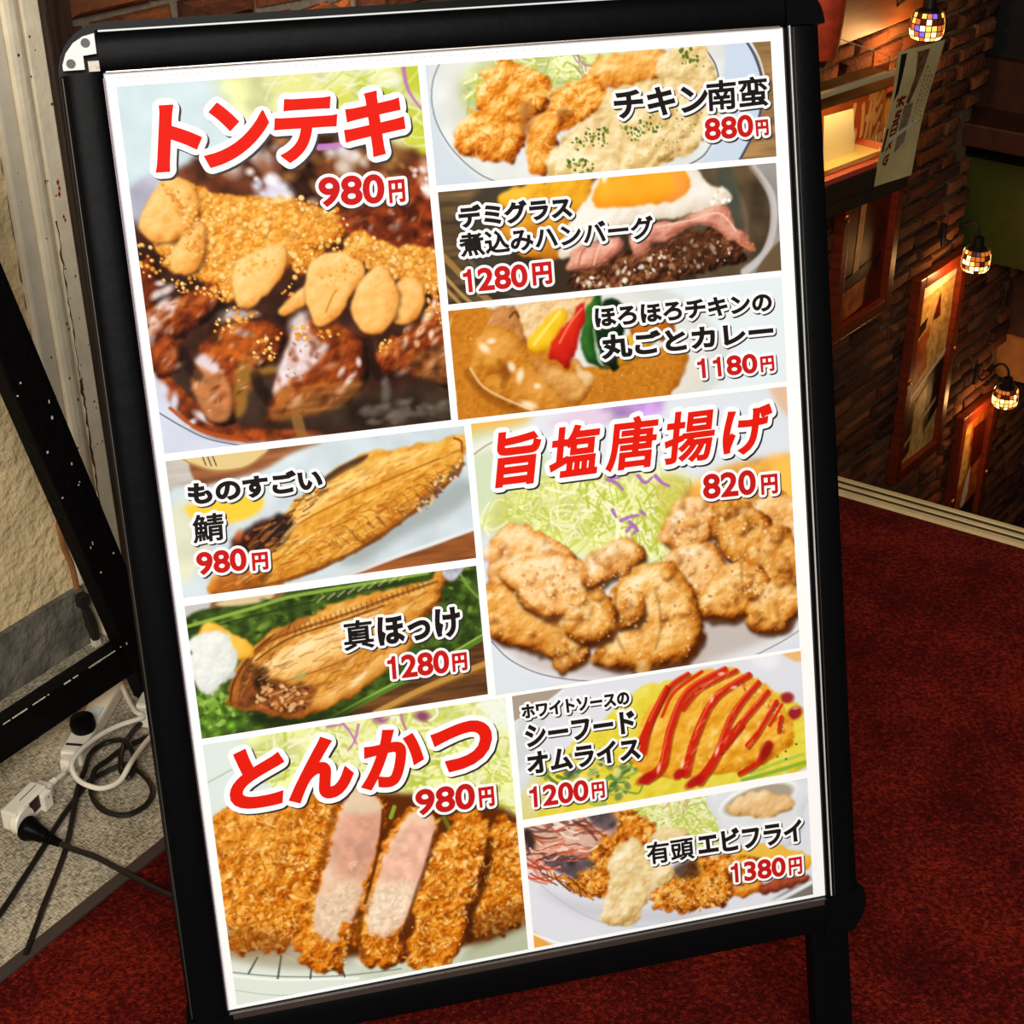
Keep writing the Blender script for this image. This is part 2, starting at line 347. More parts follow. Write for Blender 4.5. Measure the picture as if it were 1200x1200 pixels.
# crumb bands
band = [(172, 262), (186, 216), (206, 210), (250, 226), (290, 232), (340, 234), (384, 250), (404, 262), (396, 280), (366, 288), (352, 300), (340, 312), (318, 326), (296, 344), (272, 352), (240, 330), (208, 322), (180, 290)]
body(band, GOLD, 8, 2.2, (('fine', 1.2), ('grain', 1.1)), base=.56, rough=2)
band2 = [(402, 290), (410, 274), (430, 274), (470, 288), (512, 292), (516, 340), (496, 346), (474, 330), (430, 312), (404, 300)]
body(band2, GOLD, 7, 2.2, (('fine', 1.2), ('grain', 1.1)), base=.56, rough=2)
band3 = [(345, 300), (362, 290), (385, 286), (366, 312), (352, 318), (344, 312)]
body(band3, GOLD, 5, 2.2, (('fine', 1.2), ('grain', 1.1)), base=.45, rough=3)
crumb = [(240, 172, 72), (248, 196, 104), (222, 144, 46), (255, 216, 142), (232, 158, 58)]
dots(band, 420, (1.3, 3.0), crumb, 11, (1, 1.4), shade=True, alpha=.9)
dots(band2, 230, (1.3, 3.0), crumb, 12, (1, 1.4), shade=True, alpha=.9)
dots([(345, 292), (400, 270), (400, 300), (370, 320), (345, 325)], 55, (1.2, 2.6), crumb, 13, shade=True)
dots([(330, 225), (400, 245), (410, 268), (370, 262)], 40, (1.2, 2.8), crumb, 14, shade=True)
for pl, sd, n in (([(160, 285), (200, 290), (205, 335), (168, 330)], 15, 26), ([(200, 325), (270, 340), (262, 352), (205, 342)], 16, 40), ([(250, 375), (275, 355), (310, 362), (300, 378), (252, 392)], 17, 34), ([(296, 395), (330, 390), (320, 425), (290, 420)], 18, 22),
                  ([(340, 380), (380, 385), (400, 392), (350, 402)], 19, 26), ([(495, 340), (516, 340), (520, 380), (500, 370)], 20, 26), ([(440, 405), (456, 394), (460, 402), (446, 414)], 21, 10), ([(325, 345), (345, 330), (345, 350)], 22, 10)):
    dots(pl, n, (.9, 2.4), crumb, sd, shade=True)
def chip(p, base=.56):
    body([(x+2, y+4) for x, y in p], [(60, 26, 8), (110, 58, 14), (150, 90, 30)], 5, .3, base=.3, alpha=.7, soft=2)
    body(p, CHIP, 7, .8, (('fine', .9), ('mid2', .5), ('grain', .3)), base=base, rough=.6, edge=.22)
chip([(164, 266), (176, 232), (198, 208), (220, 214), (234, 240), (222, 266), (204, 282), (180, 284)])
chip([(201, 306), (212, 278), (230, 262), (240, 268), (238, 300), (226, 320), (206, 320)])
dots([(190, 215), (230, 235), (240, 300), (222, 305), (210, 250)], 90, (1.2, 2.6), crumb, 23, shade=True, alpha=.85)
chip([(272, 330), (280, 306), (302, 294), (322, 286), (336, 292), (332, 318), (312, 346), (292, 360), (278, 356)], .62)
chip([(327, 364), (342, 346), (364, 332), (364, 350), (346, 364), (332, 370)])
chip([(358, 338), (364, 308), (384, 296), (408, 298), (428, 318), (410, 346), (400, 366), (378, 383), (364, 372)], .6)
line([(382, 366), (388, 350), (394, 340)], 2.4, (196, 122, 30), .7, 1.2)
chip([(462, 336), (474, 326), (490, 328), (498, 350), (490, 370), (472, 380), (460, 374)])
chip([(410, 360), (420, 332), (440, 312), (452, 314), (464, 336), (466, 358), (454, 384), (432, 391), (416, 378)], .58)
dots([(368, 310), (410, 300), (424, 318), (380, 340)], 30, (1.2, 2.4), crumb, 24, alpha=.7)
dots([(270, 300), (330, 290), (325, 310), (285, 325)], 30, (1.2, 2.4), crumb, 25, alpha=.7)
# ---- chicken nanban
CELLS.append(cell([(498.2, 76.6), (903.7, 48.3), (909.4, 184), (512.2, 217)], (204, 217, 230)))
poly([(860, 40), (910, 40), (915, 190), (866, 190), (886, 150), (893, 100), (884, 66)], (150, 116, 74), 1, tex=.2, tn='wood')
poly([(820, 40), (872, 40), (890, 90), (886, 140), (860, 192), (820, 192), (846, 130)], (200, 216, 236), 1)
line([(868, 40), (884, 66), (893, 100), (887, 145), (864, 192)], 3, (52, 62, 92), .85)
line([(873, 40), (889, 68), (898, 102)], 2.2, (232, 236, 240), .8)
poly([(512, 60), (505, 110), (514, 150), (540, 190), (590, 216), (760, 216), (836, 170), (846, 100), (826, 40), (600, 40)], (222, 227, 226), 2, tex=.03)
line([(518, 70), (508, 95), (507, 122), (515, 150), (535, 180), (565, 205), (600, 218)], 1.7, (128, 146, 156), .95)
line([(822, 52), (838, 76), (843, 100)], 1.8, (70, 80, 104), .9)
line([(800, 196), (824, 182), (838, 160)], 1.8, (70, 80, 104), .8)
poly([(530, 90), (545, 80), (548, 150), (530, 150)], (208, 214, 200), 5, alpha=.6)
poly([(540, 96), (575, 70), (720, 58), (715, 95), (640, 110), (560, 140), (545, 130)], (206, 216, 158), 4, tex=.12)
strands([(540, 95), (600, 72), (720, 62), (700, 95), (640, 105), (560, 140)], 120, 26, 2, GREENS+[(160, 190, 80)], 41, (-1.5, .8), alpha=.8)
strands([(672, 68), (690, 66), (690, 84), (676, 86)], 6, 18, 1.6, [(170, 130, 160)], 42, (.6, 1.8))
body([(690, 88), (702, 68), (735, 62), (775, 58), (778, 90), (738, 100), (705, 104)], FRY2, 8, 1.8, base=.6)
body([(560, 122), (562, 98), (582, 72), (602, 72), (628, 82), (646, 100), (640, 128), (622, 148), (612, 170), (580, 150)], FRY, 9, 2.2, (('mid2', 1.0), ('fine', 1), ('grain', .5)), base=.68, rough=2, k=1.0)
body([(536, 176), (542, 144), (556, 130), (580, 134), (600, 142), (612, 166), (606, 186), (584, 190), (556, 186)], FRY, 9, 2.2, (('mid2', 1.0), ('fine', 1), ('grain', .5)), base=.68, rough=2, k=1.0)
body([(628, 150), (648, 112), (670, 96), (696, 90), (712, 108), (714, 130), (694, 142), (664, 152), (645, 160)], FRY, 9, 2.2, (('mid2', 1.0), ('fine', 1), ('grain', .5)), base=.66, rough=2, k=1.0)
body([(618, 180), (626, 146), (650, 132), (664, 144), (650, 168), (642, 200), (632, 206)], FRY, 7, 2, base=.68, rough=2, k=1.0)
for pl, sd in (([(562, 100), (600, 76), (642, 100), (625, 148), (580, 150)], 411), ([(540, 150), (600, 144), (608, 184), (556, 184)], 412), ([(640, 140), (660, 104), (706, 100), (708, 130), (660, 150)], 413), ([(624, 176), (646, 140), (648, 168), (636, 200)], 414)):
    strands(pl, 46, 7, 1.8, [(255, 222, 150), (170, 88, 16), (246, 190, 96), (206, 124, 34)], sd, (-1.6, 1.6), .5, .4)
poly([(612, 120), (626, 128), (618, 160), (610, 150)], (132, 62, 12), 3, alpha=.6)
poly([(655, 128), (670, 130), (664, 142), (654, 140)], (120, 52, 10), 2, alpha=.55)
body([(772, 110), (770, 72), (788, 58), (822, 55), (838, 78), (842, 110), (838, 150), (806, 180), (770, 192), (740, 160)], CREAM, 9, 2.2, (('mid2', 1.2), ('fine', .9)), base=.56, rough=1.5)
body([(690, 150), (704, 122), (722, 104), (775, 92), (776, 128), (736, 146), (706, 160)], CREAM, 7, 2.0, (('mid2', 1.2), ('fine', .9)), base=.5, rough=1.5)
body([(642, 204), (644, 178), (664, 158), (694, 140), (714, 150), (740, 130), (764, 110), (790, 130), (800, 168), (770, 196), (720, 206), (660, 212)], CREAM, 9, 2.4, (('mid2', 1.3), ('fine', .9)), base=.6, rough=1.5)
dots([(644, 200), (690, 142), (770, 105), (800, 150), (760, 195), (680, 208)], 60, (2.5, 6), [(246, 226, 176), (236, 206, 146), (214, 178, 112), (250, 236, 200)], 44, (1, 1.5), alpha=.5, soft=.7)
dots([(664, 172), (690, 148), (716, 150), (712, 170), (680, 178)], 46, (.8, 2), [(92, 112, 30), (122, 136, 44), (70, 92, 24)], 45)
dots([(728, 150), (766, 135), (780, 150), (740, 165)], 46, (.8, 2), [(92, 112, 30), (122, 136, 44), (70, 92, 24)], 46)
dots([(662, 180), (700, 190), (690, 205), (664, 200)], 36, (.8, 2.2), [(92, 112, 30), (122, 136, 44), (70, 92, 24)], 47)
dots([(795, 58), (815, 58), (826, 80), (800, 80)], 26, (.8, 2.2), [(92, 112, 30), (122, 136, 44), (90, 110, 40)], 48)
dots([(720, 140), (820, 90), (830, 150), (760, 190)], 40, (.7, 1.4), [(122, 126, 54), (140, 140, 70)], 49)
# ---- stewed hamburg
CELLS.append(cell([(513.6, 226), (910.4, 190.8), (915, 316), (525, 357.4)], (56, 44, 32)))
poly([(505, 215), (600, 215), (600, 235), (560, 260), (548, 300), (560, 340), (600, 372), (515, 372)], (88, 70, 46), 1, tex=.35, tn='wood')
line([(520, 300), (560, 340), (600, 372)], 7, (170, 128, 66), .8, 2)
line([(517, 318), (545, 348), (580, 376)], 4, (196, 152, 84), .8, 1.5)
line([(520, 335), (540, 356)], 4, (190, 150, 80), .8, 1.5)
line([(552, 305), (580, 335), (640, 352)], 6, (120, 116, 112), .7, 2)
poly([(560, 225), (600, 216), (610, 270), (600, 320), (660, 350), (580, 340), (552, 300), (548, 260)], (66, 58, 48), 3)
poly([(800, 190), (930, 180), (930, 330), (820, 330)], (78, 66, 48), 1, tex=.2, tn='mid')
poly([(870, 186), (925, 180), (925, 330), (870, 322), (900, 290), (906, 250), (896, 214)], (150, 146, 142), 3, tex=.06)
line([(876, 190), (902, 226), (906, 262), (896, 296), (872, 318)], 9, (206, 202, 204), .85, 3)
poly([(905, 290), (925, 280), (925, 330), (885, 325)], (104, 84, 58), 1)
poly([(836, 196), (872, 190), (896, 226), (900, 262), (888, 292), (862, 312), (850, 270)], (84, 68, 48), 3, tex=.25, tn='mid')
line([(850, 205), (870, 240), (874, 280), (860, 305)], 6, (120, 108, 92), .5, 4)
poly([(840, 198), (855, 194), (868, 240), (866, 290), (850, 260)], (66, 74, 64), 3, alpha=.8)
body([(588, 226), (640, 214), (692, 210), (694, 236), (670, 258), (640, 262), (606, 270), (592, 250)], [(150, 80, 6), (206, 134, 20), (236, 174, 40), (246, 198, 70), (255, 226, 120)], 7, .8, base=.5)
body([(590, 262), (640, 252), (672, 262), (660, 300), (630, 302), (600, 292)], [(120, 66, 14), (190, 116, 26), (224, 158, 44), (240, 190, 80)], 6, .8, base=.5)
body([(664, 334), (676, 316), (720, 300), (770, 288), (820, 270), (856, 276), (874, 304), (830, 318), (760, 336), (700, 346)], [(22, 12, 8), (58, 30, 18), (92, 50, 28), (130, 78, 46), (190, 140, 100)], 8, 2.4, (('fine', 1.4), ('grain', .8)), base=.45, rough=2)
dots([(670, 330), (740, 304), (820, 280), (850, 280), (866, 300), (760, 330), (700, 342)], 130, (.8, 2.6), [(236, 220, 200), (250, 244, 236), (180, 130, 90), (150, 96, 56)], 51, (1, 1.8), (0, 2.5), .8, .5)
poly([(790, 285), (830, 275), (846, 300), (800, 316)], (70, 38, 20), 4, alpha=.5)
body([(654, 300), (664, 272), (690, 228), (704, 206), (800, 194), (830, 214), (852, 222), (856, 236), (830, 246), (790, 256), (744, 262), (706, 276), (676, 300)], [(186, 172, 150), (222, 212, 196), (240, 236, 226), (250, 248, 244)], 8, 1.0, (('mid2', 1.0), ('fine', .5)), base=.62, edge=.3)
dots([(830, 220), (852, 222), (856, 238), (836, 242)], 16, (1.5, 3.5), [(252, 250, 244), (220, 208, 186)], 52)
body([(696, 240), (700, 214), (712, 204), (790, 196), (808, 214), (798, 232), (760, 240), (730, 242)], [(206, 110, 14), (240, 152, 26), (250, 178, 48), (252, 196, 80)], 8, .25, base=.56, edge=.25)
glints([(709, 208, 3, 6, .3), (716, 206, 2, 2, 0)], (255, 250, 230), .9)
poly([(786, 200), (806, 212), (798, 232), (772, 238), (792, 222)], (238, 150, 90), 3, alpha=.5)
BAC = [(120, 62, 50), (178, 106, 88), (214, 146, 122), (234, 178, 156), (250, 216, 196)]
body([(742, 298), (740, 270), (770, 262), (800, 256), (838, 240), (854, 246), (864, 266), (884, 290), (872, 292), (846, 276), (820, 262), (800, 272), (778, 282), (764, 286), (756, 298)], BAC, 6, 1.4, (('mid2', 1.4), ('fine', .6)), base=.55)
line([(770, 266), (810, 258), (842, 250), (862, 270)], 2.4, (244, 206, 186), .7, 1.4)
line([(780, 276), (815, 262), (840, 264)], 1.8, (160, 84, 70), .6, 1.2)
body([(664, 312), (672, 292), (700, 282), (726, 276), (728, 294), (712, 304), (690, 314), (672, 316)], BAC, 6, 1.4, (('mid2', 1.4), ('fine', .6)), base=.6)
line([(678, 312), (682, 296), (690, 288)], 2, (160, 80, 66), .6, 1.2); line([(696, 310), (700, 296), (704, 286)], 2, (250, 210, 190), .7, 1.2)
line([(868, 286), (878, 290), (882, 286)], 3, (206, 120, 60), .9, 1)
# ---- curry
CELLS.append(cell([(525.8, 364.8), (918.8, 323.5), (920, 449.5), (536, 490.5)], (226, 238, 244)))
poly([(515, 350), (580, 350), (590, 370), (540, 380), (515, 400)], (206, 212, 220), 3)
poly([(780, 340), (860, 420), (840, 450), (780, 480), (700, 500), (600, 340)], (212, 218, 216), 3)
poly([(560, 352), (700, 330), (830, 395), (828, 420), (806, 455), (770, 490), (700, 500)], (222, 226, 224), 3)
CUR = [(120, 62, 6), (168, 96, 16), (196, 122, 30), (214, 142, 46), (234, 176, 88)]
body([(505, 372), (560, 358), (620, 380), (690, 430), (760, 412), (800, 402), (806, 424), (792, 456), (770, 485), (700, 510), (520, 520)], CUR, 6, .7, (('grain', 1.2), ('fine', .4)), base=.5, edge=.2)
dots([(535, 385), (560, 440), (620, 480), (790, 450), (780, 420), (700, 440)], 150, (.6, 1.5), [(226, 160, 70), (160, 88, 16), (240, 190, 110)], 61, alpha=.6)
line([(530, 374), (526, 400), (536, 470)], 2, (236, 220, 180), .5, 1.5)
RICE = [(170, 110, 50), (206, 156, 90), (228, 190, 134), (240, 212, 168), (250, 234, 206)]
body([(604, 376), (616, 352), (650, 344), (690, 346), (694, 366), (676, 384), (648, 410), (622, 404)], RICE, 7, 1.8, (('fine', 1.3), ('grain', .5)), base=.58)
body([(574, 390), (578, 368), (590, 358), (606, 362), (612, 384), (622, 402), (600, 408)], [(120, 60, 16), (178, 110, 52), (216, 160, 100), (240, 200, 150)], 6, 1.4, base=.5)
line([(598, 372), (604, 366), (608, 372)], 3, (90, 40, 14), .7, 1.4)
body([(550, 432), (556, 402), (574, 384), (596, 386), (616, 402), (622, 418), (650, 428), (688, 446), (684, 468), (660, 478), (618, 482), (580, 468), (556, 450)], [(110, 56, 6), (166, 94, 16), (200, 128, 34), (224, 160, 70), (244, 206, 140)], 10, 1.3, (('mid2', 1.2), ('fine', .5)), base=.5, k=.9, edge=.3)
line([(548, 436), (562, 456), (584, 472), (620, 485), (664, 482)], 9, (130, 70, 10), .5, 5)
poly([(560, 400), (580, 388), (604, 396), (606, 412), (584, 420), (562, 418)], (240, 180, 96), 6, alpha=.55)
poly([(600, 440), (640, 436), (668, 450), (650, 464), (612, 462)], (232, 166, 82), 6, alpha=.5)
line([(586, 424), (594, 436), (590, 452)], 7, (128, 64, 8), .45, 4)
body([(622, 420), (650, 428), (690, 448), (682, 470), (664, 470), (640, 450)], [(150, 84, 20), (198, 134, 60), (230, 180, 110), (246, 214, 160)], 6, 1.4, base=.5, alpha=.85)
body([(672, 424), (682, 430), (694, 442), (690, 454), (676, 440)], RICE, 4, 1, base=.5)
line([(552, 432), (566, 452), (590, 466), (624, 480)], 3, (236, 200, 150), .7, 1.4)
poly([(585, 434), (600, 426), (600, 440), (590, 446)], (124, 62, 10), 2, alpha=.6)
glints([(568, 408, 7, 4, .8), (600, 430, 6, 4, 1.2), (610, 440, 4, 8, .3), (576, 400, 5, 3, 0), (630, 452, 4, 3, 0), (620, 474, 10, 4, .4)], (252, 234, 206), .85)
body([(618, 402), (634, 380), (656, 362), (664, 368), (656, 390), (644, 410), (628, 412)], [(190, 130, 6), (232, 180, 20), (246, 206, 50), (252, 228, 120)], 5, .3, base=.5)
line([(626, 404), (640, 386), (656, 366)], 3, (252, 236, 150), .7, 1.4)
body([(644, 416), (652, 394), (668, 372), (684, 356), (685, 372), (676, 408), (666, 430), (652, 422)], [(130, 14, 8), (190, 26, 16), (224, 48, 26), (240, 110, 70)], 6, .25, base=.5)
line([(656, 402), (668, 380), (682, 362)], 2.4, (246, 130, 90), .8, 1.4)
body([(682, 412), (684, 374), (694, 352), (704, 344), (706, 356), (698, 384), (700, 420), (712, 434), (694, 428)], [(12, 40, 10), (32, 84, 28), (62, 126, 44), (120, 170, 90)], 5, .4, base=.5)
body([(700, 400), (700, 374), (712, 352), (730, 360), (730, 400), (724, 432), (708, 428)], [(6, 16, 6), (16, 44, 16), (36, 76, 30)], 6, .4, base=.45)
line([(700, 362), (696, 390), (702, 424)], 2, (120, 170, 90), .6, 1.2)
body([(724, 430), (726, 404), (750, 384), (780, 372), (790, 384), (764, 406), (742, 424)], [(150, 90, 6), (206, 146, 24), (232, 182, 60), (246, 214, 110)], 6, .5, base=.5)
body([(740, 380), (760, 372), (785, 378), (790, 394), (770, 400), (745, 398)], [(130, 60, 10), (190, 106, 20), (230, 160, 50)], 5, .5, base=.45)
poly([(806, 424), (830, 440), (800, 478), (770, 486), (794, 456)], (226, 218, 204), 2, alpha=.6)
# ---- salt karaage
CELLS.append(cell([(552, 496.7), (921, 453), (938, 763), (579.6, 811)], (218, 228, 238)))
poly([(540, 490), (640, 480), (636, 500), (580, 530), (550, 540)], (236, 186, 96), 3)
poly([(540, 525), (600, 500), (650, 490), (700, 500), (700, 560), (600, 600), (548, 640)], (206, 222, 190), 5)
poly([(556, 520), (640, 492), (640, 500), (556, 534)], (240, 236, 232), 3, alpha=.8)
line([(556, 533), (575, 520), (610, 506)], 1.6, (126, 140, 96), .8)
poly([(640, 478), (860, 455), (915, 500), (935, 560), (800, 580), (650, 540)], (222, 230, 240), 5)
poly([(690, 476), (740, 466), (775, 462), (772, 486), (730, 492), (696, 490)], (186, 146, 214), 4, tex=.2)
poly([(640, 500), (680, 480), (720, 484), (700, 500)], (226, 206, 232), 4)
poly([(900, 448), (930, 446), (932, 490), (915, 480)], (226, 190, 160), 3)
poly([(568, 612), (590, 580), (640, 560), (720, 550), (800, 560), (830, 580), (800, 640), (740, 660), (680, 650), (610, 640)], (224, 230, 150), 6, tex=.1, tn='mid')
cab = [(572, 608), (600, 576), (660, 558), (740, 552), (800, 566), (810, 590), (790, 640), (740, 650), (680, 640), (610, 625)]
strands(cab, 260, 34, 2.4, GREENS+[(240, 244, 160), (206, 216, 110)], 71, (-1.4, 1.6), .9, .75)
strands([(690, 560), (780, 560), (790, 640), (720, 650)], 90, 40, 2.6, [(248, 250, 210), (236, 240, 170), (196, 208, 90), (182, 196, 70)], 72, (.4, 2.4), .9, .85)
poly([(770, 560), (800, 560), (810, 590), (780, 630), (770, 600)], (196, 190, 60), 4, alpha=.6)
for p in ([(712, 562), (722, 566), (730, 574)], [(748, 558), (756, 566), (764, 560)], [(768, 558), (776, 566), (784, 570)], [(728, 610), (738, 606), (748, 604)], [(735, 622), (742, 616), (748, 622)], [(718, 598), (722, 606)], [(752, 600), (756, 604)], [(738, 612), (746, 620), (742, 626)], [(716, 560), (726, 560)]):
    line(p, 5, (168, 110, 190), .9, 1.2, 3)
poly([(575, 700), (600, 690), (940, 690), (940, 740), (880, 770), (700, 800), (620, 790), (580, 756)], (228, 230, 236), 3)
line([(577, 752), (600, 774), (640, 791), (700, 798), (780, 794)], 1.8, (120, 122, 150), .8)
line([(880, 770), (915, 752), (940, 736)], 1.8, (130, 134, 150), .8)
poly([(740, 760), (860, 720), (920, 735), (860, 765), (780, 785)], (176, 160, 148), 5, alpha=.6)
poly([(590, 745), (660, 772), (800, 785), (700, 794), (620, 780)], (186, 176, 170), 4, alpha=.6)
poly([(800, 590), (830, 556), (880, 540), (940, 540), (940, 640), (880, 610)], (236, 172, 76), 4, tex=.2, tn='mid')
poly([(900, 550), (940, 540), (940, 620), (915, 600)], (248, 196, 84), 4)
KA = (('mid2', .9), ('fine', .6), ('grain', .25))
KP = [(80, 34, 4), (150, 78, 14), (206, 130, 42), (232, 168, 80), (248, 210, 140), (255, 238, 200)]
KR = [(90, 40, 8), (166, 90, 28), (214, 142, 62), (238, 180, 104), (250, 214, 158), (255, 238, 206)]
def kara(p, pal=KP, base=.52, rad=10, bump=1.3):
    body([(x+2, y+5) for x, y in p], [(50, 20, 4), (84, 38, 8)], 6, .2, base=.4, alpha=.8, soft=2)
    rs = np.random.RandomState(int(p[0][0]*7+p[0][1])); base = base+rs.uniform(.09, .19)
    body(p, pal, rad, bump, KA, base=base, rough=1.6, k=1.35, edge=.75)
    for x, y in inside(p, 9, rs):
        r = rs.uniform(4.5, 10); ax = rs.uniform(.75, 1.35)
        q = [(x+r*math.cos(a)*ax*rs.uniform(.8, 1.15), y+r*math.sin(a)*rs.uniform(.8, 1.15)) for a in np.arange(7)*.9]
        body(q, pal, 5, 1.0, KA, base=base+rs.uniform(-.04, .12), rough=1, k=1.3, edge=.55, alpha=.7, soft=1.5)
    dots(p, 30, (.8, 1.9), [(255, 236, 196), (224, 158, 76), (252, 214, 150), (255, 230, 180)], int(p[0][0]), alpha=.5)
    dots(p, 16, (1.5, 4), [(120, 58, 12), (150, 80, 20)], int(p[0][0])+3, (1, 1.8), alpha=.28, soft=.8)
kara([(862, 620), (880, 590), (915, 575), (936, 600), (938, 650), (910, 670), (880, 650)], KR, .5)
kara([(572, 672), (576, 640), (592, 614), (616, 616), (650, 632), (676, 652), (660, 680), (610, 692), (576, 690)], KR, .58)
kara([(570, 692), (600, 686), (640, 712), (682, 726), (694, 752), (664, 770), (620, 762), (576, 744)], KP, .5)
kara([(646, 760), (670, 752), (690, 760), (684, 776), (656, 784)], KP, .5, 6)
kara([(584, 668), (620, 654), (664, 650), (690, 664), (704, 692), (684, 716), (640, 724), (612, 708), (600, 690)], KR, .56)
kara([(680, 680), (694, 648), (724, 632), (746, 634), (756, 654), (736, 668), (712, 682), (692, 690)], KR, .62)
kara([(774, 626), (786, 596), (812, 580), (836, 588), (842, 612), (826, 640), (808, 652), (790, 646)], KR, .58)
kara([(832, 622), (836, 596), (856, 582), (884, 594), (902, 612), (906, 640), (884, 664), (854, 656)], KP, .46)
kara([(870, 650), (896, 622), (922, 616), (934, 650), (926, 690), (896, 690)], KP, .48)
kara([(782, 656), (800, 640), (832, 636), (850, 656), (848, 690), (820, 706), (796, 690)], KR, .58)
kara([(806, 716), (826, 690), (850, 662), (884, 660), (906, 682), (890, 712), (860, 726), (826, 726)], KP, .54)
kara([(874, 722), (880, 696), (902, 678), (926, 682), (936, 708), (924, 734), (898, 742), (880, 736)], KP, .52)
kara([(694, 772), (712, 744), (714, 700), (736, 670), (776, 656), (802, 672), (814, 700), (824, 740), (814, 768), (776, 782), (726, 784)], KP, .52, 14)
kara([(718, 728), (722, 700), (738, 690), (754, 700), (756, 722), (742, 734), (728, 736)], KP, .6, 7)
kara([(660, 724), (670, 700), (694, 694), (716, 704), (724, 728), (712, 750), (686, 754), (666, 744)], KP, .56)
for a in ((800, 640, 8, 5), (614, 676, 9, 6), (640, 700, 7, 5), (880, 600, 6, 5), (856, 668, 7, 6), (596, 630, 10, 5), (720, 645, 8, 4), (745, 690, 7, 9), (780, 690, 6, 8), (685, 715, 9, 6), (900, 700, 8, 6), (810, 660, 6, 10), (830, 600, 5, 5), (900, 640, 7, 4)):
    glints([(a[0], a[1], a[2], a[3], .4)], (255, 232, 186), .32)
dots([(590, 660), (700, 660), (690, 710), (610, 710)], 60, (1, 2.6), [(246, 214, 160), (190, 120, 50), (255, 236, 200)], 75, alpha=.6)
dots([(780, 600), (900, 600), (900, 700), (810, 700)], 110, (1, 2.8), [(246, 214, 160), (180, 106, 40), (255, 236, 200)], 76, alpha=.6)
dots([(700, 680), (800, 670), (815, 770), (720, 775)], 90, (1, 2.4), [(240, 196, 130), (176, 104, 36), (255, 226, 180)], 77, alpha=.5)
for p in ([(842, 600), (840, 640), (850, 660)], [(768, 690), (775, 730), (768, 760)], [(722, 690), (722, 740), (730, 760)], [(806, 700), (822, 718)], [(868, 650), (870, 700)], [(600, 690), (640, 722), (690, 726)], [(715, 735), (718, 752)]):
    line(p, 4, (96, 44, 8), .28, 3)
# ---- grilled mackerel
CELLS.append(cell([(195, 541.7), (544.6, 498), (557.3, 654), (214, 702)], (150, 96, 58)))
poly([(190, 535), (232, 532), (234, 566), (200, 580)], (196, 192, 184), 1, tex=.06, tn='wood')
poly([(230, 530), (330, 520), (320, 560), (240, 572)], (142, 88, 54), 1, tex=.15, tn='wood')
poly([(214, 536), (308, 524), (306, 536), (284, 549), (254, 552), (232, 546)], (222, 198, 138), 1.2)
line([(214, 538), (236, 549), (262, 552), (290, 547), (308, 534)], 2, (170, 130, 70), .7)
for x in (238, 244, 250): line([(x, 536), (x+4, 546)], 1.5, (60, 50, 40), .8)
PLT = (206, 220, 228)
poly([(196, 586), (240, 570), (306, 552), (346, 530), (420, 508), (550, 490), (560, 620), (470, 652), (380, 682), (310, 700), (205, 712)], PLT, 1.5, tex=.04, tn='mid')
poly([(340, 690), (390, 680), (450, 658), (505, 640), (565, 620), (565, 660), (380, 700)], (152, 88, 44), 1.2, tex=.2, tn='wood')
line([(330, 694), (400, 676), (470, 650), (560, 618)], 4, (232, 240, 244), .8, 2)
poly([(400, 655), (470, 605), (540, 560), (545, 590), (470, 630), (420, 662)], (150, 160, 160), 5, alpha=.75)
poly([(200, 600), (230, 590), (250, 620), (232, 668), (212, 680)], (218, 222, 196), 4, tex=.06)
poly([(218, 594), (260, 586), (304, 580), (306, 598), (276, 612), (236, 612)], (246, 204, 62), 2)
MAC = [(84, 38, 8), (158, 84, 20), (206, 134, 38), (230, 168, 62), (244, 198, 104), (252, 226, 160)]
body([(246, 694), (250, 678), (280, 642), (300, 624), (330, 602), (372, 566), (420, 536), (470, 524), (515, 516), (544, 510), (546, 530), (540, 552), (515, 578), (480, 606), (440, 634), (390, 660), (330, 684), (262, 700)], MAC, 9, 1.2, (('mid2', .9), ('fine', .7), ('grain', .4)), base=.55, edge=.3)
poly([(378, 562), (400, 546), (430, 533), (425, 542), (400, 556), (384, 566)], (60, 32, 18), 1.2, alpha=.9)
poly([(345, 600), (400, 556), (440, 540), (500, 528), (480, 545), (420, 565), (370, 600), (345, 620)], (244, 200, 112), 4, alpha=.7, tex=.12, tn='fine')
poly([(270, 640), (296, 616), (330, 602), (342, 606), (334, 632), (312, 650), (300, 660), (282, 660)], (52, 30, 24), 1.5, tex=.4, tn='fine', rough=2)
poly([(310, 640), (322, 612), (332, 604), (344, 612), (330, 640)], (40, 32, 32), 1.5, alpha=.9)
glints([(280, 628, 4, 7, .4), (290, 630, 3, 3, 0)], (200, 90, 40), .8)
poly([(248, 694), (254, 676), (284, 664), (320, 672), (300, 690), (262, 699)], (158, 82, 26), 3, alpha=.8, tex=.3, tn='fine')
line([(318, 644), (350, 614), (420, 578), (480, 552), (538, 528)], 2.2, (166, 96, 26), .75, 1.4)
line([(330, 634), (360, 600), (400, 572), (440, 556)], 4, (250, 214, 140), .6, 3)
rsm = np.random.RandomState(8)
for i in range(16):
    t = i/15; x = 352+t*170; y = 640-t*98+rsm.rand()*8
    line([(x, y), (x+9, y+2), (x+13, y+9)], 2, (172, 94, 24), .55, 1.4)
    line([(x-6, y-9), (x+6, y-14)], 1.6, (252, 218, 140), .5, 1.4)
for i in range(10):
    t = i/9; x = 372+t*120; y = 590-t*54
    line([(x, y), (x+8, y-7)], 2, (196, 122, 40), .5, 1.4)
strands([(260, 690), (300, 650), (345, 630), (520, 545), (540, 545), (480, 604), (390, 656), (300, 686)], 240, 16, 2, [(252, 222, 150), (176, 98, 26), (244, 196, 96), (214, 134, 36), (140, 72, 18)], 321, (-.75, -.25), .15, .34)
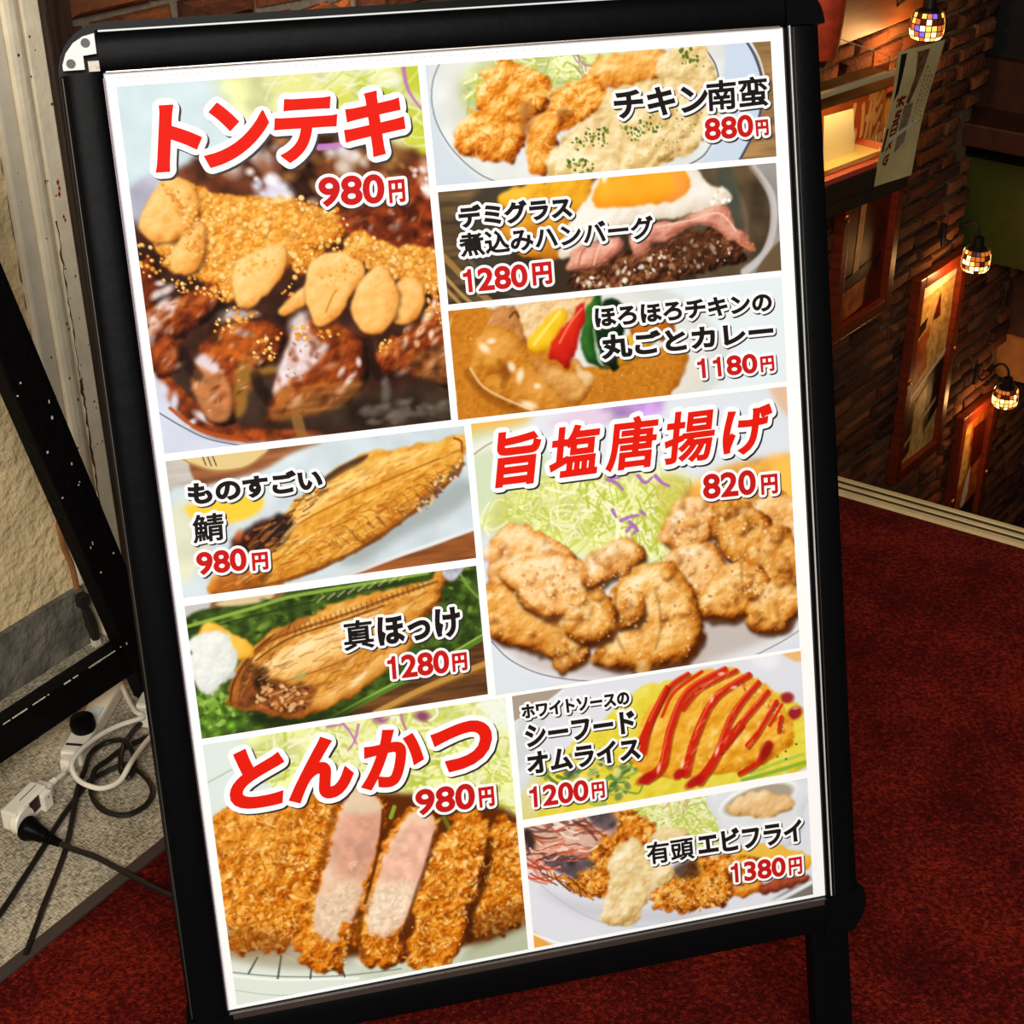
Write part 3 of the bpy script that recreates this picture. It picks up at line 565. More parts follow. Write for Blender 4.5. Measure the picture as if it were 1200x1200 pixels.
strands([(340, 600), (400, 558), (470, 530), (530, 520), (480, 545), (380, 590)], 90, 16, 2.4, [(255, 232, 172), (206, 130, 44), (250, 206, 116)], 322, (-.7, -.3), .15, .34)
strands([(282, 655), (300, 622), (372, 568), (385, 572), (335, 632), (310, 655)], 60, 12, 2.2, [(60, 30, 20), (140, 70, 30), (206, 130, 60), (40, 24, 20)], 323, (-.9, -.2), .15, .5)
strands([(380, 640), (470, 594), (530, 545), (500, 590), (420, 640)], 40, 12, 2.2, [(120, 60, 16), (90, 44, 14), (190, 110, 36)], 324, (.4, 1.0), .15, .34)
line([(262, 696), (340, 678), (400, 654), (460, 618), (520, 570), (542, 544)], 4, (112, 62, 24), .7, 2.5)
dots([(470, 610), (500, 575), (538, 535), (544, 548), (510, 585)], 40, (1.2, 3), [(220, 190, 140), (120, 90, 70), (90, 70, 60), (240, 220, 180)], 82, (1, 1.6), alpha=.75)
line([(532, 514), (540, 518), (541, 530)], 3, (140, 66, 20), .8, 1.4)
# ---- grilled hokke
CELLS.append(cell([(217.3, 710.7), (558.3, 661.7), (571.7, 812), (236.7, 866.7)], (64, 88, 34)))
poly([(210, 700), (255, 700), (258, 722), (220, 735)], (196, 196, 194), 1)
poly([(252, 704), (330, 692), (320, 706), (260, 724)], (138, 96, 62), 1)
poly([(256, 706), (318, 694), (316, 703), (290, 712), (266, 712)], (216, 196, 150), 1)
def leafy(p, base, tex, seed, n, cols):
    poly(p, base, 1, tex=tex, tn='fine'); dots(p, n, (1.2, 4), cols, seed, (1, 2.2), (-.8, .6), .7, .6)
leafy([(212, 734), (320, 704), (560, 655), (575, 760), (480, 800), (400, 850), (235, 880)], (58, 80, 28), .3, 91, 420, [(104, 140, 44), (40, 58, 20), (78, 108, 34), (128, 160, 62), (30, 44, 16)])
line([(215, 736), (300, 712), (340, 700), (420, 686), (500, 672)], 4, (140, 178, 66), .9, 1.4)
line([(214, 746), (290, 724), (420, 694), (480, 682)], 2, (36, 54, 18), .8, 1.4)
line([(536, 668), (550, 690), (566, 706)], 3, (120, 156, 60), .8, 1.2)
poly([(380, 850), (430, 820), (500, 790), (575, 750), (580, 830), (380, 870)], (98, 62, 34), 1, tex=.3, tn='wood')
line([(385, 845), (440, 814), (510, 778), (570, 744)], 8, (88, 128, 40), .9, 2)
line([(385, 842), (440, 812), (510, 776), (570, 741)], 2, (158, 192, 84), .9, 1.2)
line([(440, 836), (500, 806), (575, 776)], 9, (196, 146, 66), .95, 2)
line([(440, 840), (500, 810), (575, 780)], 3, (126, 84, 34), .8, 2)
poly([(224, 820), (250, 812), (282, 826), (290, 846), (240, 870), (228, 850)], (84, 124, 36), 2, tex=.4, tn='fine', rough=2)
dots([(226, 815), (260, 812), (286, 830), (240, 862)], 110, (1.4, 4), [(126, 168, 56), (56, 88, 22), (160, 196, 86), (92, 134, 40)], 93, (1, 1.8), alpha=.8)
poly([(290, 835), (400, 830), (440, 800), (400, 845), (330, 858)], (26, 34, 14), 5, alpha=.7)
HOK = [(70, 30, 8), (140, 74, 20), (196, 124, 38), (222, 158, 66), (240, 194, 110), (252, 224, 164)]
body([(266, 820), (274, 792), (292, 764), (320, 740), (360, 722), (410, 702), (460, 690), (500, 682), (514, 668), (530, 664), (536, 672), (516, 690), (516, 706), (496, 730), (482, 758), (442, 794), (400, 822), (350, 842), (300, 834), (272, 826)], HOK, 9, 1.2, (('mid2', .9), ('fine', .8)), base=.52, edge=.34)
body([(308, 784), (330, 762), (372, 742), (420, 724), (450, 716), (440, 750), (410, 770), (370, 786), (330, 798)], [(190, 116, 40), (226, 168, 84), (240, 198, 124), (248, 218, 158), (253, 236, 196)], 8, 1.1, base=.56, edge=.25)
body([(360, 824), (400, 800), (440, 772), (470, 750), (484, 756), (444, 792), (404, 820), (372, 832)], [(150, 84, 22), (206, 138, 54), (234, 178, 96), (246, 208, 140)], 6, 1, base=.56)
poly([(270, 818), (284, 780), (300, 780), (312, 796), (340, 800), (364, 800), (372, 816), (356, 834), (310, 834)], (104, 52, 24), 2.5, alpha=.85, tex=.4, tn='fine', rough=2)
poly([(296, 800), (308, 780), (316, 790), (310, 808)], (36, 22, 14), 2, alpha=.8)
dots([(300, 800), (360, 806), (356, 832), (300, 830)], 80, (1.2, 3.2), [(214, 150, 90), (170, 96, 44), (90, 40, 20), (236, 190, 136), (60, 28, 14)], 95, (1, 2), alpha=.8)
line([(276, 818), (280, 792), (302, 762), (330, 742), (360, 726)], 7, (170, 100, 36), .8, 2)
line([(270, 822), (276, 796), (296, 766), (322, 744)], 2.4, (84, 40, 14), .8, 1.4)
strands([(300, 790), (350, 740), (450, 700), (510, 690), (480, 750), (400, 815), (340, 830)], 230, 14, 1.9, [(252, 226, 164), (170, 98, 30), (236, 180, 92), (130, 66, 18), (206, 132, 48)], 331, (-.8, -.2), .15, .34)
strands([(272, 818), (290, 770), (340, 732), (350, 740), (310, 780), (285, 822)], 60, 12, 2, [(92, 44, 16), (206, 138, 70), (150, 82, 30)], 332, (-1.2, -.5), .15, .34)
line([(288, 780), (310, 756), (345, 740), (400, 722), (460, 700), (512, 682)], 3.4, (126, 66, 20), .75, 1.8)
line([(300, 774), (340, 748), (400, 728), (450, 710)], 2, (66, 32, 14), .7, 1.4)
for i in range(26):
    t = i/25; x = 345+t*150; y = 738-t*52
    line([(x, y-3), (x+2, y+4)], 1.2, (90, 46, 16), .6, 1)
for i in range(9): line([(372+i*12, 706-i*3.2), (380+i*12, 699-i*3.2)], 2, (236, 216, 180), .5, 1.2)
line([(330, 800), (400, 775), (450, 745)], 1.8, (130, 70, 24), .6, 1.6); line([(380, 788), (402, 778), (420, 764)], 3, (160, 96, 40), .5, 2)
glints([(360, 758, 12, 4, -.4), (400, 742, 10, 4, -.4), (420, 796, 12, 3, -.6), (470, 716, 12, 3, -.5)], (255, 238, 204), .5)
ell(352, 792, 7, 4, -.3, (176, 180, 110), .7, .6)
poly([(518, 672), (528, 662), (545, 660), (540, 672), (528, 682)], (186, 190, 206), 1.2, tex=.2, tn='fine')
body([(234, 748), (242, 728), (256, 732), (298, 758), (292, 772), (276, 768), (258, 746)], [(190, 120, 20), (232, 172, 50), (246, 200, 84), (252, 226, 150)], 5, .5, base=.55)
body([(222, 772), (226, 752), (246, 740), (266, 746), (280, 768), (276, 792), (260, 802), (252, 816), (240, 812), (226, 796)], [(176, 186, 176), (212, 220, 214), (234, 238, 234), (248, 250, 248)], 8, 1.4, (('fine', 1.2), ('grain', .6)), base=.6, edge=.3, rough=2)
# ---- tonkatsu
CELLS.append(cell([(237.5, 872.8), (592.5, 816.7), (618, 1113), (278, 1177.7)], (222, 236, 228)))
poly([(225, 880), (330, 850), (330, 930), (250, 960)], (218, 232, 228), 3)
line([(243, 918), (258, 910), (272, 902)], 1.6, (150, 176, 150), .7)
poly([(290, 868), (420, 830), (600, 805), (612, 970), (540, 960), (440, 940), (340, 930), (300, 900)], (222, 230, 160), 5, tex=.1)
strands([(300, 868), (420, 838), (596, 812), (606, 960), (500, 950), (340, 925)], 330, 38, 3, GREENS+[(206, 218, 110), (236, 240, 180)], 101, (-1.5, 1.4), 1.0, .7)
strands([(560, 900), (600, 880), (606, 960), (580, 955)], 30, 40, 2.4, [(240, 246, 190), (196, 210, 80)], 102, (.3, 2.5), 1.1, .8)
poly([(560, 815), (600, 810), (602, 850), (575, 850)], (238, 248, 244), 4, alpha=.8)
poly([(480, 830), (520, 820), (545, 840), (520, 852)], (176, 190, 70), 4, alpha=.4)
for p in ([(400, 846), (410, 858), (418, 872)], [(420, 850), (416, 868), (408, 880)], [(440, 840), (448, 846), (456, 842)], [(470, 838), (474, 852), (480, 862)], [(525, 866), (532, 874)], [(384, 852), (400, 850)]): line(p, 3.6, (190, 110, 180), .85, 1.4, 2)
ell(495, 840, 9, 6, .4, (128, 46, 92), .85, .5); ell(444, 844, 8, 5, .3, (160, 80, 140), .7, .5)
line([(503, 845), (512, 838), (510, 825)], 3, (246, 246, 236), .8, 1.4)
poly([(260, 1105), (420, 1115), (540, 1120), (630, 1060), (640, 1130), (270, 1200)], (222, 232, 222), 2)
poly([(540, 1120), (590, 1085), (630, 1060), (630, 1120), (560, 1140)], (128, 130, 84), 5, alpha=.7)
poly([(400, 1135), (540, 1118), (620, 1085), (620, 1120), (480, 1150)], (196, 206, 182), 4, alpha=.7)
line([(272, 1139), (330, 1144), (400, 1143), (470, 1135)], 1.8, (120, 132, 120), .8)
line([(272, 1143), (330, 1148), (420, 1146)], 3, (248, 250, 248), .8)
line([(276, 1160), (330, 1166), (400, 1160)], 1.4, (170, 184, 172), .6)
line([(274, 1121), (286, 1117), (298, 1122), (304, 1126)], 2.4, (232, 236, 226), .9); line([(300, 1130), (306, 1120), (316, 1117), (334, 1120), (346, 1126)], 2.4, (236, 240, 230), .9)
for a, b in (((302, 1122), (292, 1140)), ((330, 1120), (326, 1146)), ((366, 1128), (364, 1146)), ((400, 1132), (404, 1144))): line([a, b], 2.6, (74, 76, 62), .85)
poly([(275, 1112), (350, 1112), (420, 1128), (350, 1136), (276, 1126)], (120, 100, 60), 4, alpha=.45)
KT = (('mid', .8), ('fine', 1.2), ('grain', .8))
KF = [(84, 32, 2), (150, 68, 6), (200, 106, 14), (224, 136, 30), (244, 178, 76), (255, 216, 140)]
def katsu(p, base=.52, n=120, seed=1):
    body(p, KF, 9, 2.0, KT, base=base, rough=2.6, k=.8)
    dots(p, n, (.9, 2.6), [(246, 196, 96), (255, 222, 150), (184, 96, 14), (232, 160, 50), (140, 66, 8)], seed, (1, 2.6), (0, 3.14), .75, .5)
poly([(330, 960), (420, 930), (560, 940), (612, 970), (616, 1070), (540, 1110), (430, 1120), (350, 1110)], (92, 42, 10), 3)
katsu([(248, 964), (280, 948), (330, 938), (380, 932), (404, 940), (392, 990), (376, 1040), (352, 1096), (330, 1116), (290, 1114), (272, 1116), (262, 1060)], .54, 520, 111)
line([(350, 945), (330, 1000), (318, 1060)], 7, (150, 74, 10), .35, 5)
line([(322, 950), (300, 1010), (288, 1060)], 5, (150, 74, 10), .3, 4)
line([(392, 950), (372, 1030), (346, 1104)], 8, (110, 50, 6), .55, 4)
poly([(252, 960), (330, 945), (345, 985), (300, 1010), (258, 1000)], (246, 186, 84), 10, alpha=.28)
poly([(270, 1085), (340, 1095), (345, 1114), (274, 1118)], (120, 60, 14), 5, alpha=.45)
katsu([(346, 1096), (362, 1060), (378, 1020), (400, 948), (440, 930), (452, 952), (446, 1000), (430, 1050), (408, 1090), (404, 1130), (390, 1140), (360, 1134)], .5, 170, 112)
katsu([(416, 1100), (424, 1060), (440, 1010), (468, 956), (500, 940), (514, 966), (500, 1020), (482, 1070), (470, 1100), (476, 1122), (448, 1136), (424, 1126)], .5, 170, 113)
strands([(252, 960), (390, 938), (370, 1040), (340, 1110), (276, 1110)], 330, 7, 1.9, [(252, 204, 116), (150, 74, 8), (238, 164, 60), (255, 226, 160), (120, 54, 4)], 341, (-1.6, 1.6), .5, .42)
PK = [(176, 112, 92), (208, 150, 124), (226, 180, 152), (238, 206, 178), (248, 228, 206)]
def face(p, base): body(p, PK, 7, .7, (('mid2', .8), ('fine', .7), ('grain', .4)), base=base, rough=1.4, edge=.15)
face([(404, 940), (424, 926), (446, 940), (446, 968), (436, 1010), (424, 1046), (410, 1084), (394, 1104), (376, 1098), (368, 1076), (374, 1044), (390, 984)], .6)
poly([(402, 956), (438, 950), (440, 990), (424, 1024), (396, 1026), (388, 1000)], (206, 146, 122), 5, alpha=.7, tex=.12, tn='fine')
poly([(378, 1050), (420, 1036), (412, 1080), (392, 1102), (372, 1090)], (222, 204, 172), 5, alpha=.65, tex=.12, tn='grain')
poly([(404, 940), (424, 928), (446, 942), (442, 952), (410, 954)], (222, 206, 176), 3, alpha=.7)
face([(466, 974), (484, 952), (508, 956), (508, 980), (496, 1022), (484, 1062), (466, 1090), (444, 1096), (432, 1086), (436, 1050), (450, 1012)], .66)
poly([(466, 976), (500, 962), (500, 1000), (486, 1030), (446, 1030), (452, 1004)], (236, 180, 156), 5, alpha=.7, tex=.1, tn='fine')
poly([(436, 1046), (484, 1038), (470, 1084), (446, 1096), (432, 1084)], (240, 222, 194), 5, alpha=.7, tex=.1, tn='grain')
katsu([(394, 1116), (398, 1094), (412, 1080), (414, 1096), (404, 1120), (402, 1136), (394, 1130)], .56, 30, 116)
line([(449, 950), (446, 985), (438, 1020), (428, 1058)], 4, (84, 36, 8), .8, 2); line([(458, 958), (462, 946)], 5, (150, 190, 60), .8, 1.5)
line([(424, 1070), (420, 1100), (426, 1120)], 7, (88, 40, 8), .6, 3)
katsu([(476, 1130), (484, 1080), (496, 1030), (512, 990), (534, 956), (562, 952), (574, 972), (566, 1020), (548, 1060), (544, 1100), (524, 1130), (498, 1134)], .53, 300, 114)
line([(520, 958), (526, 970)], 5, (120, 150, 50), .6, 2); line([(510, 975), (500, 1010), (486, 1050), (474, 1090)], 4, (84, 36, 8), .6, 3)
katsu([(552, 1092), (556, 1060), (570, 1020), (576, 972), (592, 956), (612, 976), (622, 1040), (616, 1078), (590, 1092), (566, 1102)], .5, 220, 115)
line([(574, 985), (568, 1030), (552, 1072), (550, 1100)], 9, (60, 22, 4), .75, 4)
poly([(556, 1075), (600, 1060), (622, 1052), (620, 1080), (580, 1100), (552, 1104)], (84, 38, 8), 5, alpha=.5)
strands([(480, 1128), (512, 990), (570, 956), (566, 1020), (540, 1110)], 130, 7, 1.9, [(252, 204, 116), (140, 66, 6), (238, 164, 60), (255, 226, 160), (110, 48, 4)], 342, (-1.6, 1.6), .5, .42)
strands([(556, 1090), (576, 980), (606, 976), (616, 1070)], 90, 7, 1.9, [(246, 190, 96), (130, 60, 6), (226, 146, 44), (100, 44, 4)], 343, (-1.6, 1.6), .5, .42)
strands([(352, 1096), (376, 1094), (404, 1112), (400, 1134), (362, 1130)], 40, 6, 1.8, [(252, 204, 116), (140, 66, 6), (238, 164, 60)], 344, (-1.6, 1.6), .5, .42)
strands([(426, 1100), (466, 1096), (474, 1122), (430, 1128)], 40, 6, 1.8, [(252, 204, 116), (140, 66, 6), (238, 164, 60)], 345, (-1.6, 1.6), .5, .42)
strands([(380, 1060), (420, 1000), (408, 1080), (384, 1098)], 26, 8, 1.4, [(250, 232, 206), (196, 150, 120)], 346, (-1.3, -.3), .5, .45)
strands([(440, 1080), (484, 1000), (470, 1080)], 26, 8, 1.4, [(255, 242, 220), (214, 170, 140)], 347, (-1.3, -.3), .5, .45)
# ---- seafood omurice
CELLS.append(cell([(600.2, 815.4), (938.4, 762.5), (945.5, 904.3), (611.6, 959)], (222, 226, 236)))
poly([(595, 810), (660, 800), (655, 812), (628, 832), (603, 846)], (168, 154, 142), 1)
line([(605, 846), (630, 832), (660, 810)], 3, (240, 244, 248), .8, 1.6)
poly([(608, 850), (640, 835), (620, 890), (606, 900)], (206, 214, 220), 3)
poly([(912, 760), (945, 755), (945, 772), (930, 775)], (238, 186, 116), 1.2)
poly([(880, 765), (912, 770), (905, 785), (885, 780)], (236, 240, 246), 3)
YS = [(170, 150, 10), (206, 190, 30), (228, 212, 62), (240, 228, 110), (250, 244, 180)]
body([(608, 935), (630, 905), (660, 880), (700, 850), (740, 815), (770, 800), (860, 800), (940, 830), (952, 890), (900, 912), (800, 935), (700, 960), (610, 968)], YS, 7, .9, (('mid2', 1), ('fine', .5)), base=.52, edge=.25)
poly([(608, 920), (630, 905), (640, 940), (615, 960)], (206, 214, 226), 4, alpha=.5)
strands([(640, 905), (690, 870), (720, 880), (750, 920), (690, 940), (650, 935)], 60, 16, 4, [(110, 150, 60), (70, 110, 50), (236, 226, 120), (150, 180, 90)], 121, (-.8, .6), .8, .75)
dots([(640, 905), (690, 870), (740, 890), (760, 925), (690, 945)], 50, (2, 5), [(86, 110, 70), (60, 76, 60), (240, 232, 150), (150, 170, 100)], 122, (1, 1.8), alpha=.7)
line([(870, 914), (900, 906), (946, 892)], 5, (130, 176, 60), .9, 2); line([(880, 906), (910, 894), (940, 884)], 4, (160, 196, 80), .8, 2); line([(725, 915), (745, 905), (752, 900)], 4, (140, 176, 70), .8, 2)
dots([(860, 890), (940, 860), (944, 880), (880, 908)], 14, (1, 2), [(120, 60, 20), (90, 120, 40)], 123)
ell(922, 818, 9, 7, .2, (158, 30, 40), .95, .3); ell(931, 836, 10, 8, -.3, (150, 24, 34), .95, .3); ell(932, 830, 4, 2, 0, (230, 150, 160), .8, .5)
OM = [(166, 92, 8), (214, 140, 22), (236, 172, 48), (246, 196, 84), (253, 222, 140)]
body([(742, 892), (748, 856), (764, 824), (792, 800), (836, 784), (872, 790), (904, 808), (926, 842), (928, 870), (900, 892), (850, 906), (790, 912), (752, 906)], OM, 14, 1.5, (('mid2', 1.0), ('fine', .8)), base=.54, edge=.25, k=.8)
dots([(800, 860), (900, 840), (915, 875), (850, 902), (790, 905)], 60, (2, 5), [(250, 206, 100), (230, 156, 40), (255, 226, 150), (214, 130, 24)], 124, (1, 1.6), alpha=.55, soft=.7)
dots([(850, 795), (900, 810), (925, 850), (915, 860), (890, 820)], 50, (1, 2.8), [(255, 226, 170), (220, 140, 60), (180, 80, 30)], 125, (1, 2), alpha=.7)
RD = (206, 34, 14)
for p, a, b in (([(806, 790), (786, 804), (768, 832), (752, 868)], 5, 9), ([(781, 806), (762, 846), (753, 880)], 6, 9), ([(849, 784), (806, 810), (786, 852), (776, 896), (758, 912)], 6, 12), ([(877, 791), (838, 818), (816, 860), (803, 905)], 7, 11),
                ([(888, 800), (858, 838), (840, 884), (820, 914)], 6, 12), ([(899, 811), (870, 845), (848, 872)], 6, 9), ([(909, 822), (888, 858), (876, 873)], 5, 7), ([(900, 872), (886, 894), (866, 906)], 9, 5), ([(915, 840), (912, 856)], 5, 4), ([(862, 786), (822, 806), (800, 830)], 5, 5), ([(870, 850), (845, 880)], 4, 6)):
    line([(x+1.5, y+2) for x, y in p], a+1, (120, 14, 8), .6, 2, b+1)
    line(p, a, RD, .95, 1.2, b)
    line([(x-1.2, y-1.2) for x, y in p[:-1]], 1.5, (250, 130, 90), .6, 1.2, 2)
strands([(760, 880), (800, 800), (880, 792), (920, 850), (880, 895), (800, 905)], 90, 10, 2, [(255, 232, 160), (206, 126, 18), (252, 206, 96), (230, 150, 40)], 351, (-1.4, -.4), .15, .25)
line([(822, 788), (790, 812), (776, 840)], 5, RD, .85, 1.2, 4); line([(916, 826), (902, 850)], 4, RD, .85, 1.2, 5)
ell(758, 912, 13, 6, -.3, (176, 20, 22), .95, .3); ell(814, 916, 13, 6, -.4, (176, 20, 22), .95, .3); ell(796, 907, 8, 6, -.6, (176, 20, 22), .95, .3); ell(898, 880, 8, 12, .4, (140, 20, 14), .8, .4)
glints([(772, 900, 2, 6, .3), (840, 880, 2, 6, .4), (800, 895, 2, 5, .3), (845, 790, 4, 2, 0), (860, 806, 4, 2, 0), (834, 820, 2, 4, .4)], (255, 220, 200), .8)
# ---- fried prawns
CELLS.append(cell([(614, 969.4), (947, 911.7), (952, 1049), (625.4, 1110.8)], (222, 226, 236)))
poly([(605, 960), (660, 960), (650, 985), (620, 1000)], (206, 196, 180), 2)
line([(622, 1024), (650, 1050), (700, 1078), (760, 1085), (860, 1075)], 2, (190, 196, 208), .7, 2)
poly([(620, 1090), (640, 1102), (652, 1112), (620, 1118)], (234, 168, 72), 1.2); line([(622, 1092), (640, 1100), (660, 1106)], 3, (246, 248, 252), .9, 1.4)
poly([(920, 1045), (955, 1030), (955, 1055), (905, 1060)], (120, 116, 112), 1.5); line([(850, 1075), (900, 1060), (950, 1034)], 6, (240, 244, 246), .9, 3)
poly([(630, 1040), (700, 1060), (860, 1070), (760, 1082), (680, 1072)], (186, 186, 196), 5, alpha=.5)
poly([(730, 942), (780, 925), (840, 915), (850, 985), (780, 990), (745, 975)], (210, 222, 130), 3)
strands([(735, 945), (780, 928), (838, 918), (846, 975), (780, 980)], 140, 24, 2, GREENS+[(180, 200, 80), (240, 240, 200)], 131, (-1.2, 1.2), 1, .85)
strands([(780, 930), (810, 940), (800, 970), (780, 970)], 5, 30, 1.6, [(206, 150, 160)], 132, (-1.4, -.8))
body([(834, 928), (940, 912), (942, 950), (934, 984), (900, 996), (862, 994), (844, 970)], [(176, 186, 196), (206, 214, 222), (228, 234, 238), (244, 248, 250)], 8, .2, base=.6, edge=.3)
ell(889, 936, 52, 21, -.13, (240, 244, 246), 1, .06); ell(889, 938, 46, 17, -.13, (170, 160, 140), 1, .1)
body([(852, 948), (862, 938), (882, 928), (910, 930), (932, 940), (920, 952), (890, 957), (864, 956)], [(150, 100, 40), (206, 160, 96), (230, 190, 134), (244, 216, 170), (253, 238, 210)], 5, 1.6, base=.56, rough=1.5)
body([(860, 1000), (900, 990), (944, 1000), (946, 1018), (900, 1024), (866, 1020)], [(206, 140, 20), (236, 184, 60), (246, 206, 110)], 5, .5, base=.55)
EB = FRY
def prawn(p, base, n, seed):
    body(p, EB, 8, 2.0, KT, base=base, rough=2.4, k=.8)
    dots(p, n, (.9, 2.6), [(246, 190, 90), (255, 216, 140), (170, 84, 10), (226, 146, 40), (120, 54, 6)], seed, (1, 2.6), (0, 3.14), .75, .5)
prawn([(690, 968), (712, 952), (740, 950), (766, 966), (772, 986), (740, 996), (712, 986)], .5, 90, 133)
prawn([(806, 1012), (840, 1002), (880, 1004), (900, 1024), (880, 1038), (830, 1036)], .46, 90, 134)
body([(608, 985), (630, 968), (664, 958), (700, 950), (724, 966), (712, 986), (690, 998), (650, 1000), (620, 1000)], [(130, 84, 70), (196, 150, 130), (226, 190, 170), (244, 222, 208)], 6, 1, base=.56, rough=2)
strands([(612, 978), (650, 960), (700, 955), (705, 975), (650, 985), (616, 992)], 34, 30, 2.6, [(206, 96, 60), (244, 226, 214), (120, 70, 60), (180, 80, 40)], 135, (-.4, .5), .5, .8)
poly([(690, 952), (712, 948), (724, 964), (712, 974), (694, 966)], (92, 76, 80), 2, tex=.3, tn='fine')
line([(672, 962), (688, 972), (700, 985)], 3, (80, 50, 40), .7, 1.5); line([(682, 956), (694, 970), (708, 980)], 2.4, (150, 70, 40), .8, 1.2)
prawn([(664, 1036), (690, 1000), (712, 984), (732, 988), (730, 1030), (712, 1050), (690, 1052), (670, 1046)], .48, 130, 136)
prawn([(700, 990), (724, 980), (738, 990), (728, 1006), (706, 1004)], .52, 30, 137)
body([(618, 1004), (640, 988), (676, 986), (694, 994), (690, 1006), (660, 1016), (630, 1016)], [(120, 66, 56), (190, 120, 100), (228, 176, 154), (246, 216, 200)], 5, 1, base=.54, rough=1.5)
poly([(634, 1010), (656, 1002), (688, 1006), (698, 1016), (676, 1022), (650, 1018)], (86, 70, 76), 1.6, tex=.35, tn='fine'); poly([(646, 1016), (670, 1018), (680, 1030), (662, 1026)], (78, 64, 72), 1.6, alpha=.9)
poly([(614, 975), (622, 972), (628, 990), (620, 1000)], (60, 40, 36), 1.5)
strands([(616, 1004), (634, 1002), (650, 1022), (646, 1030), (622, 1024)], 22, 26, 2, [(196, 70, 40), (236, 190, 170), (110, 60, 50), (220, 120, 90)], 138, (-.1, .9), .6, .85)
strands([(640, 1022), (670, 1030), (690, 1048), (660, 1040)], 14, 18, 2, [(120, 60, 20), (206, 130, 40)], 139, (.2, 1))
prawn([(760, 1054), (776, 1034), (800, 1024), (836, 1022), (858, 1034), (854, 1056), (824, 1066), (784, 1068)], .52, 200, 140)
body([(856, 1046), (870, 1036), (890, 1030), (896, 1042), (876, 1050), (862, 1052)], EB, 5, 1.6, base=.5)
body([(890, 1042), (906, 1032), (940, 1024), (950, 1030), (930, 1038), (900, 1048)], [(60, 20, 12), (130, 52, 30), (196, 96, 56), (236, 160, 120)], 4, 1, base=.48)
poly([(786, 1020), (812, 1006), (820, 1024), (800, 1030)], (60, 34, 16), 3, alpha=.8)
body([(762, 985), (776, 970), (800, 972), (806, 984), (784, 994)], CREAM, 5, 1.4, base=.6)
strands([(766, 1052), (800, 1026), (850, 1030), (850, 1056), (800, 1066)], 90, 6, 1.7, [(250, 196, 100), (120, 54, 6), (230, 150, 50), (255, 222, 150)], 361, (-1.6, 1.6), .5, .42)
strands([(670, 1040), (712, 986), (730, 1000), (712, 1048)], 60, 6, 1.7, [(250, 196, 100), (120, 54, 6), (230, 150, 50)], 362, (-1.6, 1.6), .5, .42)
strands([(618, 1000), (640, 988), (690, 992), (690, 1004), (640, 1012)], 40, 16, 1.8, [(250, 230, 214), (214, 110, 70), (170, 70, 40), (80, 50, 44)], 363, (-.5, .1), .4, .7)
body([(704, 1076), (710, 1050), (714, 1018), (724, 996), (740, 984), (756, 992), (764, 1010), (790, 1016), (786, 1032), (766, 1040), (756, 1058), (744, 1080), (722, 1084)], CREAM, 9, 2.0, (('mid2', 1.3), ('fine', .9)), base=.62, rough=1.6, k=.8)
dots([(712, 1070), (722, 1000), (750, 994), (780, 1022), (750, 1060)], 36, (2, 4.5), [(250, 232, 190), (236, 206, 150), (212, 178, 116)], 141, (1, 1.5), alpha=.5, soft=.7)
clip[:] = [0, CH, 0, CW]
# ---------------------------------------------------------------- the place: wall axis u, away from the wall n, up
TH = math.radians(42.2)
U = np.array([math.cos(TH), math.sin(TH), 0]); N = np.array([math.sin(TH), -math.cos(TH), 0]); Z = np.array([0, 0, 1.])
P0 = np.array([-.25, .81, 0])
def W(u, o, z): return P0+U*u+N*o+Z*z
AX = (U, N, Z)
def frame_axes(p, deg):
    t = math.radians(deg); a = np.array([math.cos(t), math.sin(t), 0]); b = np.array([math.sin(t), -math.cos(t), 0])
    return (lambda u, o, z: p+a*u+b*o+Z*z), (a, b, Z)
W2, AX2 = frame_axes(np.array([-.0517, 1.9217, 0]), 37)        # brick wall of the stairwell
W3, AX3 = frame_axes(W2(3.0, 0, 0), 30)                        # display shelf
def wbox(mb, u0, u1, o0, o1, z0, z1, mi=0, bev=0, F=None):
    w, ax = F or (W, AX)
    return mb.box(w((u0+u1)/2, (o0+o1)/2, (z0+z1)/2), ((u1-u0)/2, (o1-o0)/2, (z1-z0)/2), ax, mi, bev)
FB = (W2, AX2); FC = (W3, AX3)
M = {}
def carpet():
    m = mat('red_carpet', srgb(70, 6, 3), .95, spec=.1, bump=.9, bscale=420); nt = m.node_tree; b = nt.nodes['Principled BSDF']
    tc = nt.nodes.new('ShaderNodeTexCoord')
    n1 = nt.nodes.new('ShaderNodeTexNoise'); n1.inputs['Scale'].default_value = 170; n1.inputs['Detail'].default_value = 5; n1.inputs['Roughness'].default_value = .75
    n2 = nt.nodes.new('ShaderNodeTexNoise'); n2.inputs['Scale'].default_value = 9; n2.inputs['Detail'].default_value = 3
    mx = nt.nodes.new('ShaderNodeMath'); mx.operation = 'MULTIPLY_ADD'; mx.inputs[1].default_value = .35
    r = nt.nodes.new('ShaderNodeValToRGB'); e = r.color_ramp.elements
    e[0].position = .5; e[0].color = (*srgb(52, 4, 3), 1); e[1].position = .86; e[1].color = (*srgb(160, 44, 22), 1)
    k = e.new(.66); k.color = (*srgb(92, 10, 6), 1)
    for n in (n1, n2): nt.links.new(tc.outputs['Object'], n.inputs['Vector'])
    nt.links.new(n2.outputs['Fac'], mx.inputs[0]); nt.links.new(n1.outputs['Fac'], mx.inputs[2]); nt.links.new(mx.outputs[0], r.inputs[0]); nt.links.new(r.outputs[0], b.inputs['Base Color'])
    return m
